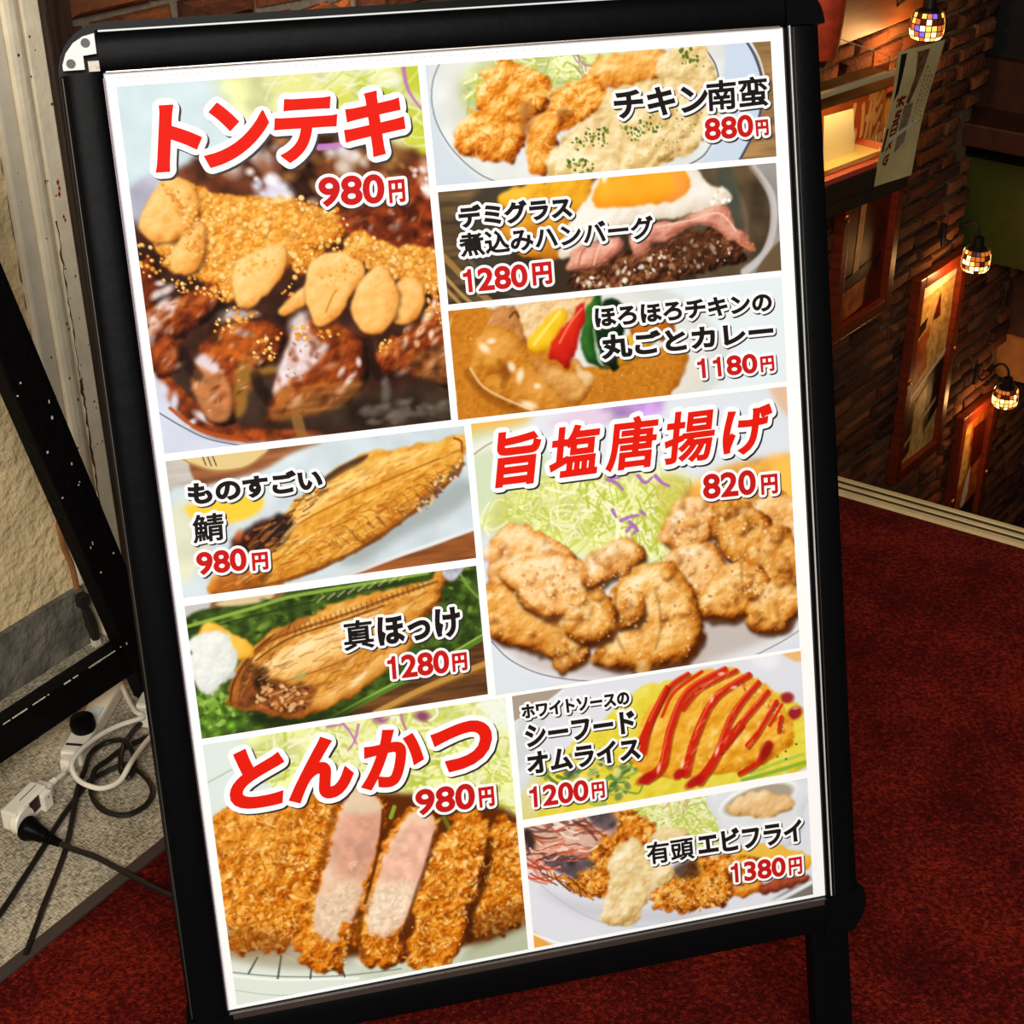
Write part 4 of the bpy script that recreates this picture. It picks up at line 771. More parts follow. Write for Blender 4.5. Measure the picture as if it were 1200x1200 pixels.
def weave():
    m = mat('woven_vinyl', (.3, .27, .22), .8, spec=.2); nt = m.node_tree; b = nt.nodes['Principled BSDF']
    tc = nt.nodes.new('ShaderNodeTexCoord'); outs = []
    for sc in ((90, 620, 1), (520, 120, 1)):
        mp = nt.nodes.new('ShaderNodeMapping'); mp.inputs['Rotation'].default_value = (0, 0, -TH)
        m2 = nt.nodes.new('ShaderNodeMapping'); m2.inputs['Scale'].default_value = sc
        w = nt.nodes.new('ShaderNodeTexNoise'); w.inputs['Scale'].default_value = 1; w.inputs['Detail'].default_value = 2
        nt.links.new(tc.outputs['Object'], mp.inputs[0]); nt.links.new(mp.outputs[0], m2.inputs[0]); nt.links.new(m2.outputs[0], w.inputs['Vector']); outs.append(w.outputs['Fac'])
    n = nt.nodes.new('ShaderNodeTexNoise'); n.inputs['Scale'].default_value = 14; n.inputs['Detail'].default_value = 4; nt.links.new(tc.outputs['Object'], n.inputs['Vector'])
    a = nt.nodes.new('ShaderNodeMath'); a.operation = 'ADD'; nt.links.new(outs[0], a.inputs[0]); nt.links.new(outs[1], a.inputs[1])
    c = nt.nodes.new('ShaderNodeMath'); c.operation = 'MULTIPLY_ADD'; c.inputs[1].default_value = .62; nt.links.new(a.outputs[0], c.inputs[0]); nm = nt.nodes.new('ShaderNodeMath'); nm.operation = 'MULTIPLY'; nm.inputs[1].default_value = .26; nt.links.new(n.outputs['Fac'], nm.inputs[0]); nt.links.new(nm.outputs[0], c.inputs[2])
    r = nt.nodes.new('ShaderNodeValToRGB'); r.color_ramp.elements[0].position = .13; r.color_ramp.elements[1].position = .40
    r.color_ramp.elements[0].color = (*srgb(104, 93, 75), 1); r.color_ramp.elements[1].color = (*srgb(212, 198, 170), 1)
    sb = nt.nodes.new('ShaderNodeMath'); sb.operation = 'SUBTRACT'; sb.inputs[1].default_value = .5; nt.links.new(c.outputs[0], sb.inputs[0]); nt.links.new(sb.outputs[0], r.inputs[0]); nt.links.new(r.outputs[0], b.inputs['Base Color'])
    bp = nt.nodes.new('ShaderNodeBump'); bp.inputs['Strength'].default_value = .4; bp.inputs['Distance'].default_value = .002; nt.links.new(c.outputs[0], bp.inputs['Height']); nt.links.new(bp.outputs[0], b.inputs['Normal'])
    return m
M['carpet'] = carpet(); M['weave'] = weave()
M['plaster'] = mat('rough_plaster', srgb(228, 202, 150), .9, var=.12, vscale=14, bump=.8, bscale=70)
M['concrete'] = mat('bare_concrete', srgb(104, 98, 86), .9, var=.35, vscale=22, bump=1.0, bscale=45)
M['cream'] = mat('cream_paint', srgb(244, 230, 198), .6, var=.07, vscale=26, bump=.15, bscale=60)
M['cream2'] = mat('grey_cream_paint', srgb(226, 214, 188), .6, var=.06, vscale=30)
M['yellow'] = mat('yellowed_paint', srgb(214, 186, 116), .6, var=.15, vscale=25)
M['rust'] = mat('rust', srgb(92, 48, 26), .9, var=.4, vscale=60)
M['redpaint'] = mat('red_paint', srgb(170, 26, 24), .6)
M['darkwood'] = mat('dark_wood', srgb(46, 28, 14), .55, var=.5, vscale=10, stretch=(14, 14, 1), bump=.3)
M['black'] = mat('black_aluminium', (.0022, .0022, .0026), .36, spec=.045, bump=.05, bscale=40)
M['black2'] = mat('black_plastic', (.003, .0026, .0024), .3, spec=.05)
M['chip'] = mat('bare_chipped_paint', srgb(214, 204, 184), .8)
M['blackpaint'] = mat('worn_black_paint', (.003, .0025, .0025), .6, spec=.06, bump=.4, bscale=90)
M['grey'] = mat('grey_plastic', srgb(208, 214, 212), .5)
M['steel'] = mat('brushed_aluminium', srgb(170, 160, 150), .35, metal=1)
M['screw'] = mat('dark_screw', srgb(60, 58, 56), .5, metal=.6)
M['clearedge'] = mat('clear_cover_edge', srgb(196, 196, 192), .25, spec=.6)
M['white'] = mat('white_plastic', srgb(236, 226, 204), .45, var=.05, vscale=30)
M['cord'] = mat('black_cord', (.010, .007, .006), .42, spec=.4)
M['brass'] = mat('brass_nosing', srgb(236, 206, 146), .35, metal=.25, var=.1)
M['groove'] = mat('dark_groove', srgb(40, 30, 18), .7)
M['catch'] = mat('aged_brass', srgb(170, 96, 44), .4, metal=.8)
M['iron'] = mat('wrought_iron', (.012, .008, .006), .5)
M['frame'] = mat('red_brown_frame', srgb(120, 44, 18), .35, spec=.5, var=.25, vscale=8, stretch=(1, 1, 8))
M['shelf'] = mat('dark_shelf', srgb(58, 40, 26), .5, var=.2)
M['green'] = mat('dark_green_paint', srgb(58, 66, 22), .35, spec=.5, var=.1)
M['tan'] = mat('tan_board', srgb(170, 110, 50), .6, var=.15)
M['darkbrown'] = mat('dark_brown_board', srgb(62, 30, 16), .5, var=.3)
M['blackhole'] = mat('unlit_black_board', (.004, .003, .003), .8)
# floor
m = MB(); m.add([W(-3, .36, 0), W(1.175, .36, 0), W(1.175, 5, 0), W(-3, 5, 0), W(-3, .36, -.15), W(1.175, .36, -.15), W(1.175, 5, -.15), W(-3, 5, -.15)], [(0, 1, 2, 3), (4, 7, 6, 5), (0, 4, 5, 1), (1, 5, 6, 2), (2, 6, 7, 3), (3, 7, 4, 0)])
tag(m.build('floor', M['carpet']), 'dark red carpet of the landing under the menu sign', 'floor', kind='structure')
m = MB(); wbox(m, -3, 1.175, -1.6, .36, -.15, -.004)
tag(m.build('floor_slab', M['concrete']), 'bare floor strip under the woven mat', 'floor', kind='structure')
mat_o = empty('woven_mat', tuple(W(-.4, .18, 0)), 'grey beige woven mat along the plaster wall under the cables', 'mat')
m = MB(); m.add([W(-2, -.018, 0), W(1.1, -.018, 0), W(1.1, .372, .002), W(-2, .372, .002), W(-2, -.018, -.003), W(1.1, -.018, -.003), W(1.1, .372, -.003), W(-2, .372, -.003)], [(0, 1, 2, 3), (4, 7, 6, 5), (0, 4, 5, 1), (1, 5, 6, 2), (2, 6, 7, 3), (3, 7, 4, 0)])
m.build('mat_surface', M['weave'], mat_o)
m = MB(); wbox(m, -2, 1.1, .372, .388, -.001, .004, bev=.0015); m.build('edge_binding', mat('mat_binding', srgb(58, 44, 36), .8), mat_o)
# metal nosing on the landing edge
m = MB()
for o0, o1, z, mi in ((1.162, 1.172, .007, 0), (1.172, 1.186, .003, 1), (1.186, 1.193, .006, 0), (1.193, 1.206, .003, 1), (1.206, 1.214, .006, 0)): wbox(m, o0, o1, -1.2, 4, -.05, z, mi)
tag(m.build('trim_1', [M['brass'], M['groove']]), 'ribbed brass nosing along the carpet edge above the stairs', 'nosing', kind='structure')
# stairs going down behind the nosing
m = MB()
for i in range(16): wbox(m, 1.214+i*.2-(0 if i else .03), 1.214+(i+1)*.2, -1.9, 2.4, -.205*(i+1)-.3, -.205*(i+1))
wbox(m, 1.214+16*.2, 8, -2.5, 2.4, -3.8, -3.5)
tag(m.build('stairs', M['carpet']), 'stairs going down along the brick wall', 'stairs', kind='structure')
# plaster wall with its mouldings
m = MB(); wbox(m, -3, .175, -.2, -.02, -.15, 2.4); tag(m.build('wall_left', M['plaster']), 'rough cream plaster wall', 'wall', kind='structure')
m = MB(); rr = random.Random(3)
top = [(-3+i*.08, .098+rr.uniform(-.006, .006)) for i in range(40)]+[(.178, .094)]
top = [t for t in top if t[0] < .17]+[(.178, .094)]
vs = []; fs = []
for u_, z_ in top: vs += [W(u_, -.012, -.02), W(u_, -.012, z_), W(u_, -.03, z_+.004), W(u_, -.03, -.02)]
for i in range(len(top)-1):
    for k in range(4): fs.append((i*4+k, i*4+(k+1) % 4, (i+1)*4+(k+1) % 4, (i+1)*4+k))
m.add(vs, fs); tag(m.build('baseboard_left', M['concrete']), 'rough grey concrete base of the plaster wall', 'baseboard', kind='structure')
m = MB(); wbox(m, .170, .196, -.06, -.008, .10, 2.4, bev=.004); tag(m.build('trim_2', M['cream2']), 'grey cream moulding beside the plaster', 'moulding', kind='structure')
m = MB(); wbox(m, .197, .219, -.06, -.002, .0, 2.4, bev=.007); tag(m.build('trim_3', M['cream']), 'rounded cream moulding', 'moulding', kind='structure')
m = MB(); wbox(m, .219, .226, -.06, -.014, .0, 2.4); tag(m.build('trim_4', M['yellow']), 'yellowed groove between the mouldings', 'moulding', kind='structure')
m = MB(); wbox(m, .226, .252, -.06, -.006, .0, 2.4, bev=.002); tag(m.build('trim_5', M['cream']), 'cream edge board beside the dark post', 'moulding', kind='structure')
m = MB(); wbox(m, .252, .292, -.08, .004, .0, 2.4, bev=.003); tag(m.build('trim_6', M['darkwood']), 'dark wooden post between plaster and brick', 'post', kind='structure')
# rust runs and paint specks on the mouldings
m = MB(); rr = random.Random(9)
def crack(u0, z0, u1, z1, o, wd, n=26):
    L = []
    for i in range(n+1):
        t = i/n; L.append((u0+(u1-u0)*t+rr.uniform(-.0014, .0014), z0+(z1-z0)*t, wd*rr.uniform(.2, 1)))
    for (a, b, w_), (c, d, x) in zip(L, L[1:]): m.add([W(a-w_, o, b), W(a+w_, o, b), W(c+x, o, d), W(c-x, o, d)], [(0, 1, 2, 3)])
crack(.1705, .76, .1705, .45, -.0188, .0022); crack(.171, .5, .172, .2, -.0188, .0012)
crack(.2275, .62, .226, .40, -.0052, .0016); crack(.2265, .40, .2255, .16, -.0052, .0025)
for i in range(46):
    u_, z_, s_ = rr.choice([rr.uniform(.2, .25), rr.uniform(.2, .25), rr.uniform(.172, .19)]), rr.uniform(.15, .85), rr.uniform(.0006, .0022); o_ = -.0015 if u_ < .219 else -.0055
    if u_ < .196: o_ = -.0075
    m.add([W(u_-s_, o_, z_), W(u_, o_, z_-s_*1.5), W(u_+s_, o_, z_), W(u_, o_, z_+s_)], [(0, 1, 2, 3)])
tag(m.build('rust_streaks', M['rust']), 'brown rust cracks and specks on the cream mouldings', 'rust', kind='stuff')
m = MB()
for u_, z_, s_ in ((.239, .667, .004), (.240, .659, .0035), (.2385, .652, .004), (.240, .622, .003), (.2415, .617, .003), (.229, .40, .002), (.2285, .385, .0022), (.2285, .37, .0022), (.2283, .355, .0018)): m.add([W(u_-s_*.6, -.0053, z_), W(u_, -.0053, z_-s_*1.2), W(u_+s_*.6, -.0053, z_), W(u_, -.0053, z_+s_*1.1)], [(0, 1, 2, 3)])
tag(m.build('paint_marks', M['redpaint']), 'small red paint marks on the cream edge board', 'paint', kind='stuff')
# thin cable running down the wall with a taped joint
wc = empty('wall_cable', tuple(W(.167, -.01, .1)), 'short brown wall cable with black taped joint behind the black stand', 'cable')
m = MB(); m.tube([W(.158, -.014, .21), W(.159, -.013, .17), W(.166, -.012, .135), W(.1665, -.010, .10)], .004, 8); m.build('wire', mat('rust_brown_sheath', srgb(150, 96, 48), .6, var=.2), wc)
m = MB(); m.tube([W(.165, -.003, .092), W(.168, -.001, .068), W(.172, .0, .045), W(.176, .001, .012)], [.008, .005, .0075, .0085, .006], 8, flat=.8); wbox(m, .158, .174, -.008, .006, .074, .092, bev=.002); m.build('tape_wrap', mat('black_tape', (.012, .009, .008), .35), wc)
m = MB(); wbox(m, .172, .182, -.006, .004, -.001, .012); wbox(m, .174, .176, -.004, .002, .012, .020); wbox(m, .179, .181, -.004, .002, .012, .020); m.build('plug_end', M['white'], wc)
# brick wall
m = MB(); cols = []; rr = random.Random(21)
pal = [(.150, .046, .018), (.19, .064, .025), (.11, .038, .018), (.20, .078, .034), (.16, .056, .022), (.085, .032, .018)]
rowh = .066; z = -3.5; row = 0
def uend(z): return 4.12 if z > -1.14 else (4.80 if z > -2.0 else 6.6)
while z < 2.36:
    u_ = -.8-(row % 2)*.1-rr.uniform(0, .04); ue = uend(z)+rr.choice([-.05, 0, .03, .05])
    if -.62 < z < -.45: ue = 3.98
    while u_ < ue:
        L = rr.choice([.2, .215, .225, .19, .11]) if u_ > 1.0 else rr.choice([.07, .1, .2, .11])
        a, b = u_, min(u_+L-.014, ue)
        if b-a > .03:
            h = rowh-.014+rr.uniform(-.006, .004); j = lambda s=.005: rr.uniform(-s, s)
            d = rr.uniform(-.010, .010); e = .012
            base = [(a+j(), z+j(.004)), (b+j(), z+j(.004)), (b+j(), z+h+j(.004)), (a+j(), z+h+j(.004))]
            cx, cz = (a+b)/2, z+h/2
            vs = [W2(p, -.05, q) for p, q in base]+[W2(p, -.020+d, q) for p, q in base]
            vs += [W2(p+(.004 if p < cx else -.004), -.010+d+j(.003), q+(.003 if q < cz else -.003)) for p, q in base]
            vs += [W2(p+(e*1.6 if p < cx else -e*1.6), -.003+d+j(.004), q+(e if q < cz else -e)) for p, q in base]
            m.add(vs, [(12, 13, 14, 15)]+[(t+k, t+(k+1) % 4, t+4+(k+1) % 4, t+4+k) for t in (0, 4, 8) for k in range(4)])
            c = np.array(rr.choice(pal))*rr.uniform(.7, 1.25)*(2.1 if u_ < .8 else 1); cols += [c*.7]*8+[c*.9]*4+[c]*4  # left-end bricks paler, colour also raised to make up for weak light
        u_ += L
    z += rowh; row += 1
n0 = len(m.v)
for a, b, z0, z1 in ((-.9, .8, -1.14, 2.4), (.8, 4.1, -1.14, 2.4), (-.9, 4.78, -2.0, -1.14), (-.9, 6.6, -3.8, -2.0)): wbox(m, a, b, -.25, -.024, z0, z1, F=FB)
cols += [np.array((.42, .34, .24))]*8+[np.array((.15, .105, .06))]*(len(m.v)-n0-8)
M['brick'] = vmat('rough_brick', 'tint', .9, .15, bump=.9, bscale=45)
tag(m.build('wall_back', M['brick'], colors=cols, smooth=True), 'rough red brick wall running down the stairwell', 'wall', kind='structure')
# stepped bulkheads over the lower flight, far wall
m = MB(); wbox(m, 4.46, 4.6, -.3, 3.2, -1.15, -.72, 0, F=FB); wbox(m, 4.55, 4.7, -.3, 3.2, -.72, -.53, 1, F=FB); wbox(m, 4.05, 4.5, -.3, 3.2, -.55, -.46, 2, .008, F=FB); wbox(m, 4.30, 4.5, -.3, 3.2, -.46, -.27, 2, F=FB); wbox(m, 4.35, 4.5, -.3, 3.2, -.27, 2.4, 1, F=FB)
tag(m.build('wall_bulkhead', [M['green'], M['blackhole'], M['darkbrown']]), 'dark green bulkhead across the stairwell behind the second lamp', 'wall', kind='structure')
m = MB(); wbox(m, 4.93, 5.1, -.3, 3.2, -1.87, -1.62, 0, F=FB); wbox(m, 4.86, 5.1, -.3, 3.2, -1.62, -1.15, 1, F=FB)
tag(m.build('wall_bulkhead_lower', [M['tan'], M['darkbrown']]), 'tan bulkhead further down the stairwell', 'wall', kind='structure')
m = MB(); wbox(m, 6.6, 6.8, -.5, 3.4, -3.8, -1.4, F=FB); tag(m.build('wall_far', M['darkbrown']), 'dark wall at the foot of the stairs', 'wall', kind='structure')
m = MB(); wbox(m, 1.2, 8, 2.6, 2.8, -3.8, 2.4); tag(m.build('wall_right', M['darkbrown']), 'right wall of the stairwell', 'wall', kind='structure')
# ---------------------------------------------------------------- mosaic wall lamps
TILE = [mat('amber_glass', srgb(250, 170, 60), .3, emit=(1, .46, .10), estr=1.9), mat('honey_glass', srgb(255, 220, 130), .3, emit=(1, .66, .26), estr=3.6), mat('orange_glass', srgb(220, 100, 30), .3, emit=(1, .25, .04), estr=.6),
        mat('brown_glass', srgb(90, 30, 14), .3, emit=(.6, .1, .02), estr=.08), mat('blue_glass', srgb(70, 60, 210), .3, emit=(.25, .18, 1), estr=1.0)]
GROUT = mat('lamp_grout', (.02, .01, .006), .7)
def lamp(u_, z_, label, seed, watt):
    rr = random.Random(seed); c = W2(u_, .15, z_)
    e = empty('wall_lamp', tuple(W2(u_, 0, z_)), label, 'lamp', 'mosaic glass lamps down the brick wall')
    m = MB(); wbox(m, u_-.015, u_+.015, -.012, .012, z_+.02, z_+.11, bev=.004, F=FB); m.build('wall_plate', M['iron'], e)
    m = MB(); m.tube([W2(u_, .008, z_+.055), W2(u_, .035, z_+.045), W2(u_, .062, z_+.075), W2(u_, .082, z_+.125), W2(u_, .115, z_+.145), W2(u_, .143, z_+.125), W2(u_, .15, z_+.085)], .0055, 8); m.build('arm', M['iron'], e, True)
    m = MB(); m.lathe([(.008, .095), (.02, .09), (.022, .055), (.034, .049), (.034, .041)], c, AX2, 16); m.build('socket_cup', M['iron'], e, True)
    prof = [(.046, .045), (.051, .028), (.054, .008), (.055, -.012), (.053, -.030), (.045, -.044)]; m = MB(); seg = 18
    R = lambda r, k, h: c+AX2[0]*(r*math.cos(2*math.pi*k/seg))+AX2[1]*(r*math.sin(2*math.pi*k/seg))+Z*h
    for i in range(5):
        (r0, h0), (r1, h1) = prof[i], prof[i+1]
        for k in range(seg):
            w = rr.random(); bright = i >= 2
            mi = (1 if w < .38 else 0 if w < .74 else 2 if w < .87 else 3) if bright else (0 if w < .28 else 1 if w < .42 else 2 if w < .68 else 3)
            if rr.random() < .02: mi = 4
            g = .09; hh = (h0-h1)*.09
            m.add([R(r0+.0012, k+g, h0-hh), R(r0+.0012, k+1-g, h0-hh), R(r1+.0012, k+1-g, h1+hh), R(r1+.0012, k+g, h1+hh)], [(0, 1, 2, 3)], mi)
    m.build('mosaic_tiles', TILE, e)
    m = MB(); vs = [R(r, k, h) for r, h in prof for k in range(seg)]
    m.add(vs, [(i*seg+k, i*seg+(k+1) % seg, (i+1)*seg+(k+1) % seg, (i+1)*seg+k) for i in range(5) for k in range(seg)]); m.build('glass_shade', GROUT, e)
    m = MB(); m.lathe([(.001, -.036), (.036, -.038), (.041, -.042), (.036, -.046), (.001, -.047)], c, AX2, 18); m.build('glowing_base', TILE[1], e, True)
    d = bpy.data.lights.new('lamp_bulb', 'POINT'); d.energy = watt; d.color = (1, .5, .17); d.shadow_soft_size = .03
    o = bpy.data.objects.new('lamp_bulb', d); COL.objects.link(o); o.location = tuple(W2(u_, .13, z_-.085)); return e
lamp(3.22, .085, 'mosaic glass wall lamp above the display case banner', 1, 5.5)
lamp(2.35, .80, 'added unseen mosaic glass wall lamp, lighting the bricks above the red lantern', 4, 4.0)  # out of view, added to warm the bricks along the top
lamp(.85, 1.06, 'added unseen mosaic glass wall lamp over the sign, brightening the leftmost bricks', 5, 9.0)  # also added outside the frame, brightens bricks at the left end
lamp(3.93, -.94, 'mosaic glass wall lamp over the framed cream poster, before the green bulkhead', 2, 2.3)
lamp(4.50, -1.75, 'mosaic glass wall lamp furthest down the stairs', 3, 2.3)
# ---------------------------------------------------------------- framed posters on the brick wall
def framed(u0, u1, z0, z1, label, art, fcol):
    e = empty('framed_poster', tuple(W2((u0+u1)/2, 0, z0)), label, 'poster', 'framed posters on the brick wall'); w = .05
    for nm, a, b, c, d in (('frame_side', u0, u0+w, z0, z1), ('frame_side', u1-w, u1, z0, z1), ('frame_rail', u0+w, u1-w, z0, z0+w), ('frame_rail', u0+w, u1-w, z1-w, z1)):
        m = MB(); wbox(m, a, b, -.005, .038, c, d, bev=.006, F=FB); m.build(nm, M['frame'], e)
    m = MB(); wbox(m, u0+w-.002, u1-w+.002, 0, .012, z0+w-.002, z1-w+.002, F=FB)
    p = m.build('print', fcol, e)
    UU = lambda t: u0+w+(u1-u0-2*w)*t
    ZZ = lambda t: z1-w-(z1-z0-2*w)*t
    for k, (nm, shapes) in enumerate(art):
        for q, (pts, col) in enumerate(shapes):
            m = MB(); o = .0126+.0004*q
            m.add([W2(UU(x), o, ZZ(y)) for x, y in pts], [tuple(range(len(pts)))]); m.build(nm, col, p)
    for s in (u0+.012, u1-.012):
        m = MB(); m.lathe([(.001, .010), (.012, .008), (.015, 0), (.015, -.004)], W2(s, .037, z0+(z1-z0)*.52), (AX2[0], Z, AX2[1]), 14); m.build('catch', M['catch'], e, True)
    return e
art_dark = mat('dark_red_print', srgb(110, 30, 14), .4, col2=srgb(50, 20, 10), vscale=9); pale = mat('pale_print', srgb(220, 160, 100), .5, var=.2, vscale=30); oliv = mat('olive_print', srgb(150, 120, 60), .5, var=.2); wht = mat('white_print', srgb(250, 236, 210), .5)
orng = mat('orange_print', srgb(226, 120, 40), .5, col2=srgb(150, 62, 24), vscale=18); crm = mat('cream_print', srgb(246, 214, 130), .5, col2=srgb(206, 150, 70), vscale=30); blk = mat('black_print', srgb(40, 20, 12), .5)
rp = random.Random(4)
framed(3.00, 3.45, -1.015, -.11, 'framed dark red poster with pale stripe, under the display case', [('picture', [([(0, .0), (1, 0), (1, .22), (0, .3)], oliv), ([(.35, .3), (.48, .28), (.42, .8), (.30, .82)], pale), ([(.06, .86), (.6, .84), (.6, .98), (.06, 1)], orng), ([(.6, .3), (.95, .25), (.9, .5), (.65, .55)], art_dark), ([(.1, .8), (.9, .76), (.9, .80), (.1, .84)], blk)]),
       ('lettering', [([(x, .2-.06*x+a), (x+.05, .2-.06*x), (x+.04, .24-.06*x+b), (x-.01, .25-.06*x)], wht) for x, a, b in [(i*.085+.03, rp.uniform(0, .03), rp.uniform(0, .02)) for i in range(11)]])], art_dark)
framed(3.70, 4.14, -1.89, -.985, 'framed poster with cream top and orange food pictures, under the middle lamp', [('picture', [([(0, 0), (1, 0), (1, .06), (0, .09)], wht), ([(0, .34), (.45, .26), (.5, .5), (.05, .62)], orng), ([(.4, .34), (1, .22), (1, .42), (.5, .5)], crm), ([(0, .64), (1, .46), (1, .485), (0, .67)], wht), ([(.3, .68), (.62, .6), (.6, .9), (.35, .95)], crm), ([(.6, .56), (1, .5), (1, .8), (.66, .9)], blk), ([(0, .7), (.3, .66), (.3, .95), (0, 1)], art_dark), ([(0, .24), (.34, .2), (.3, .26), (0, .32)], blk), ([(.5, .24), (.62, .1), (.68, .24)], art_dark), ([(.02, .9), (.9, .72), (.9, .75), (.02, .93)], pale)])], crm)
framed(4.355, 4.74, -2.72, -1.84, 'framed orange poster with white drop shape, lowest on the stairs', [('picture', [([(.0, .1), (.4, .05), (.5, .4), (.05, .5)], crm), ([(.5, .1), (1, .1), (1, .35), (.6, .4)], art_dark), ([(.5, .44), (.62, .36), (.66, .56), (.52, .66), (.42, .6)], wht), ([(0, .66), (1, .6), (1, 1), (0, 1)], blk)])], orng)
# ---------------------------------------------------------------- food display case on its shelf
sh = empty('wall_shelf', tuple(W3(-.4, .1, -.31)), 'dark wooden shelf by the brick wall carrying the display case', 'shelf')
m = MB(); wbox(m, -1.0, -.062, .115, .305, -.305, -.243, bev=.003, F=FC); m.build('board', M['shelf'], sh)
m = MB(); wbox(m, -1.0, -.062, .28, .305, -.35, -.308, bev=.003, F=FC); m.build('front_rail', M['shelf'], sh)
m = MB(); wbox(m, -.30, -.27, -.02, .2, -.36, -.307, F=FC); m.build('wall_bracket', M['shelf'], sh)
cs = empty('display_case', tuple(W3(-.5, .2, -.242)), 'clear food display case with orange lettered board and coral base on the wall shelf', 'display case')
m = MB(); wbox(m, -.95, -.07, .118, .30, -.242, -.226, F=FC); m.build('base', mat('coral_base', srgb(206, 84, 54), .6), cs)
m = MB(); wbox(m, -.90, .03, .120, .128, -.224, .0, F=FC); bd = m.build('back_board', mat('orange_board', srgb(190, 92, 40), .6, var=.15, vscale=12), cs)
GL = bpy.data.materials.new('clear_acrylic'); GL.use_nodes = True; g = GL.node_tree; b = g.nodes['Principled BSDF']; b.inputs['Base Color'].default_value = (1, .97, .9, 1); b.inputs['Roughness'].default_value = .04; b.inputs['Transmission Weight'].default_value = 1; b.inputs['IOR'].default_value = 1.12
EDGE = mat('acrylic_edge', srgb(210, 196, 160), .4)
m = MB(); wbox(m, -.95, -.07, .297, .300, -.224, .035, F=FC); m.build('front_pane', GL, cs)
m = MB(); m.add([W3(-.243, .30, -.224), W3(-.243, .12, -.224), W3(-.243, .12, .118), W3(-.243, .30, .098), W3(-.246, .30, -.224), W3(-.246, .12, -.224), W3(-.246, .12, .118), W3(-.246, .30, .098)], [(0, 1, 2, 3), (4, 7, 6, 5), (0, 4, 5, 1), (1, 5, 6, 2), (2, 6, 7, 3), (3, 7, 4, 0)]); m.build('side_pane', GL, cs)
m = MB(); m.tube([W3(-.2445, .30, .099), W3(-.2445, .12, .119), W3(-.2445, .04, .128)], .0012, 6, smooth=0); m.build('pane_edge', EDGE, cs)
m = MB(); wbox(m, -.95, -.07, .288, .304, .035, .053, bev=.003, F=FC); m.build('front_strip', mat('cream_strip', srgb(230, 206, 150), .5), cs)
m = MB(); wbox(m, -.95, -.07, .12, .298, .0, .004, F=FC); m.build('inner_shelf', mat('grey_brown_panel', srgb(120, 92, 52), .35, var=.15), cs)
for k in range(5):
    u_ = -.245+k*.034; m = MB(); m.add([W3(u_, .129, -.045), W3(u_+.026, .129, -.045), W3(u_+.013, .129, -.072), W3(u_, .1286, -.045), W3(u_+.026, .1286, -.045), W3(u_+.013, .1286, -.072)], [(0, 1, 2), (3, 5, 4), (0, 3, 4, 1), (1, 4, 5, 2), (2, 5, 3, 0)])
    m.build('pennant', mat('yellow_pennant', srgb(240, 200, 90), .6), cs)
dl = bpy.data.lights.new('case_light', 'AREA'); dl.shape = 'RECTANGLE'; dl.size = .5; dl.size_y = .05; dl.energy = .9; dl.color = (1, .74, .36)
lo = bpy.data.objects.new('case_light', dl); COL.objects.link(lo); lo.location = tuple(W3(-.45, .25, -.006)); lo.rotation_euler = (0, 0, math.radians(30))
tr = empty('sample_tray', tuple(W3(-.4, .2, -.225)), 'cream serving tray inside the display case', 'tray')
m = MB(); wbox(m, -.70, -.165, .135, .27, -.225, -.216, bev=.003, F=FC); wbox(m, -.70, -.165, .135, .145, -.216, -.208, F=FC); wbox(m, -.70, -.165, .26, .27, -.216, -.208, F=FC); m.build('tray_board', mat('cream_tray', srgb(236, 206, 120), .5), tr)
cd = MB(); cd.add([W3(-.40, .205, -.216), W3(-.235, .205, -.216), W3(-.250, .19, -.080), W3(-.40, .19, -.074), W3(-.40, .208, -.216), W3(-.235, .208, -.216), W3(-.250, .193, -.079), W3(-.40, .193, -.073)], [(0, 1, 2, 3), (4, 7, 6, 5), (0, 4, 5, 1), (1, 5, 6, 2), (2, 6, 7, 3), (3, 7, 4, 0)])
tag(cd.build('menu_card', mat('cream_card', srgb(246, 226, 170), .6)), 'small cream card standing on the tray in the display case', 'card')
# hanging banner at the case end
bn = empty('paper_banner', tuple(W3(-.12, .3, -.30)), 'tall white paper banner with red and black marks hanging beside the display case', 'banner')
def BQ(s, t, o=0):                                   # s across, t down the banner
    x0 = -.218-.042*t; x1 = .030-.097*t
    return W3(x0+(x1-x0)*s, .312+.006*math.sin(t*5+s*2)+o, .108-.41*t-.004*s)
m = MB(); nb = 14
vs = [BQ(s/6, t/nb) for t in range(nb+1) for s in range(7)]+[BQ(s/6, t/nb, -.002) for t in range(nb+1) for s in range(7)]
k = 7*(nb+1); fs = []
for t in range(nb):
    for s in range(6): a = t*7+s; fs += [(a, a+1, a+8, a+7), (k+a, k+a+7, k+a+8, k+a+1)]
m.add(vs, fs); m.build('paper', mat('cream_paper', srgb(226, 200, 136), .7, var=.1, vscale=14), bn, True)
bb = mat('brown_print', srgb(96, 52, 30), .7, col2=srgb(150, 100, 60), vscale=40); br = mat('maroon_ink', srgb(140, 30, 26), .6); bk = mat('black_ink', srgb(30, 20, 16), .6)
def patch(poly_, matr, nm, o=.0012):
    m = MB(); cx, cy = np.mean(np.array(poly_), 0); n = len(poly_); P = []
    for i in range(n):                                # follow the curl of the paper
        (a, b), (c, d) = poly_[i], poly_[(i+1) % n]
        for q in range(6): P.append((a+(c-a)*q/6, b+(d-b)*q/6))
    rings = [[BQ(cx+(x-cx)*f, cy+(y-cy)*f, o) for x, y in P] for f in (1, .66, .33)]+[[BQ(cx, cy, o)]]; L = len(P); vs = sum(rings, [])
    m.add(vs, [(r*L+i, r*L+(i+1) % L, (r+1)*L+(i+1) % L, (r+1)*L+i) for r in (0, 1) for i in range(L)]+[(2*L+i, 2*L+(i+1) % L, 3*L) for i in range(L)]); m.build(nm, matr, bn)
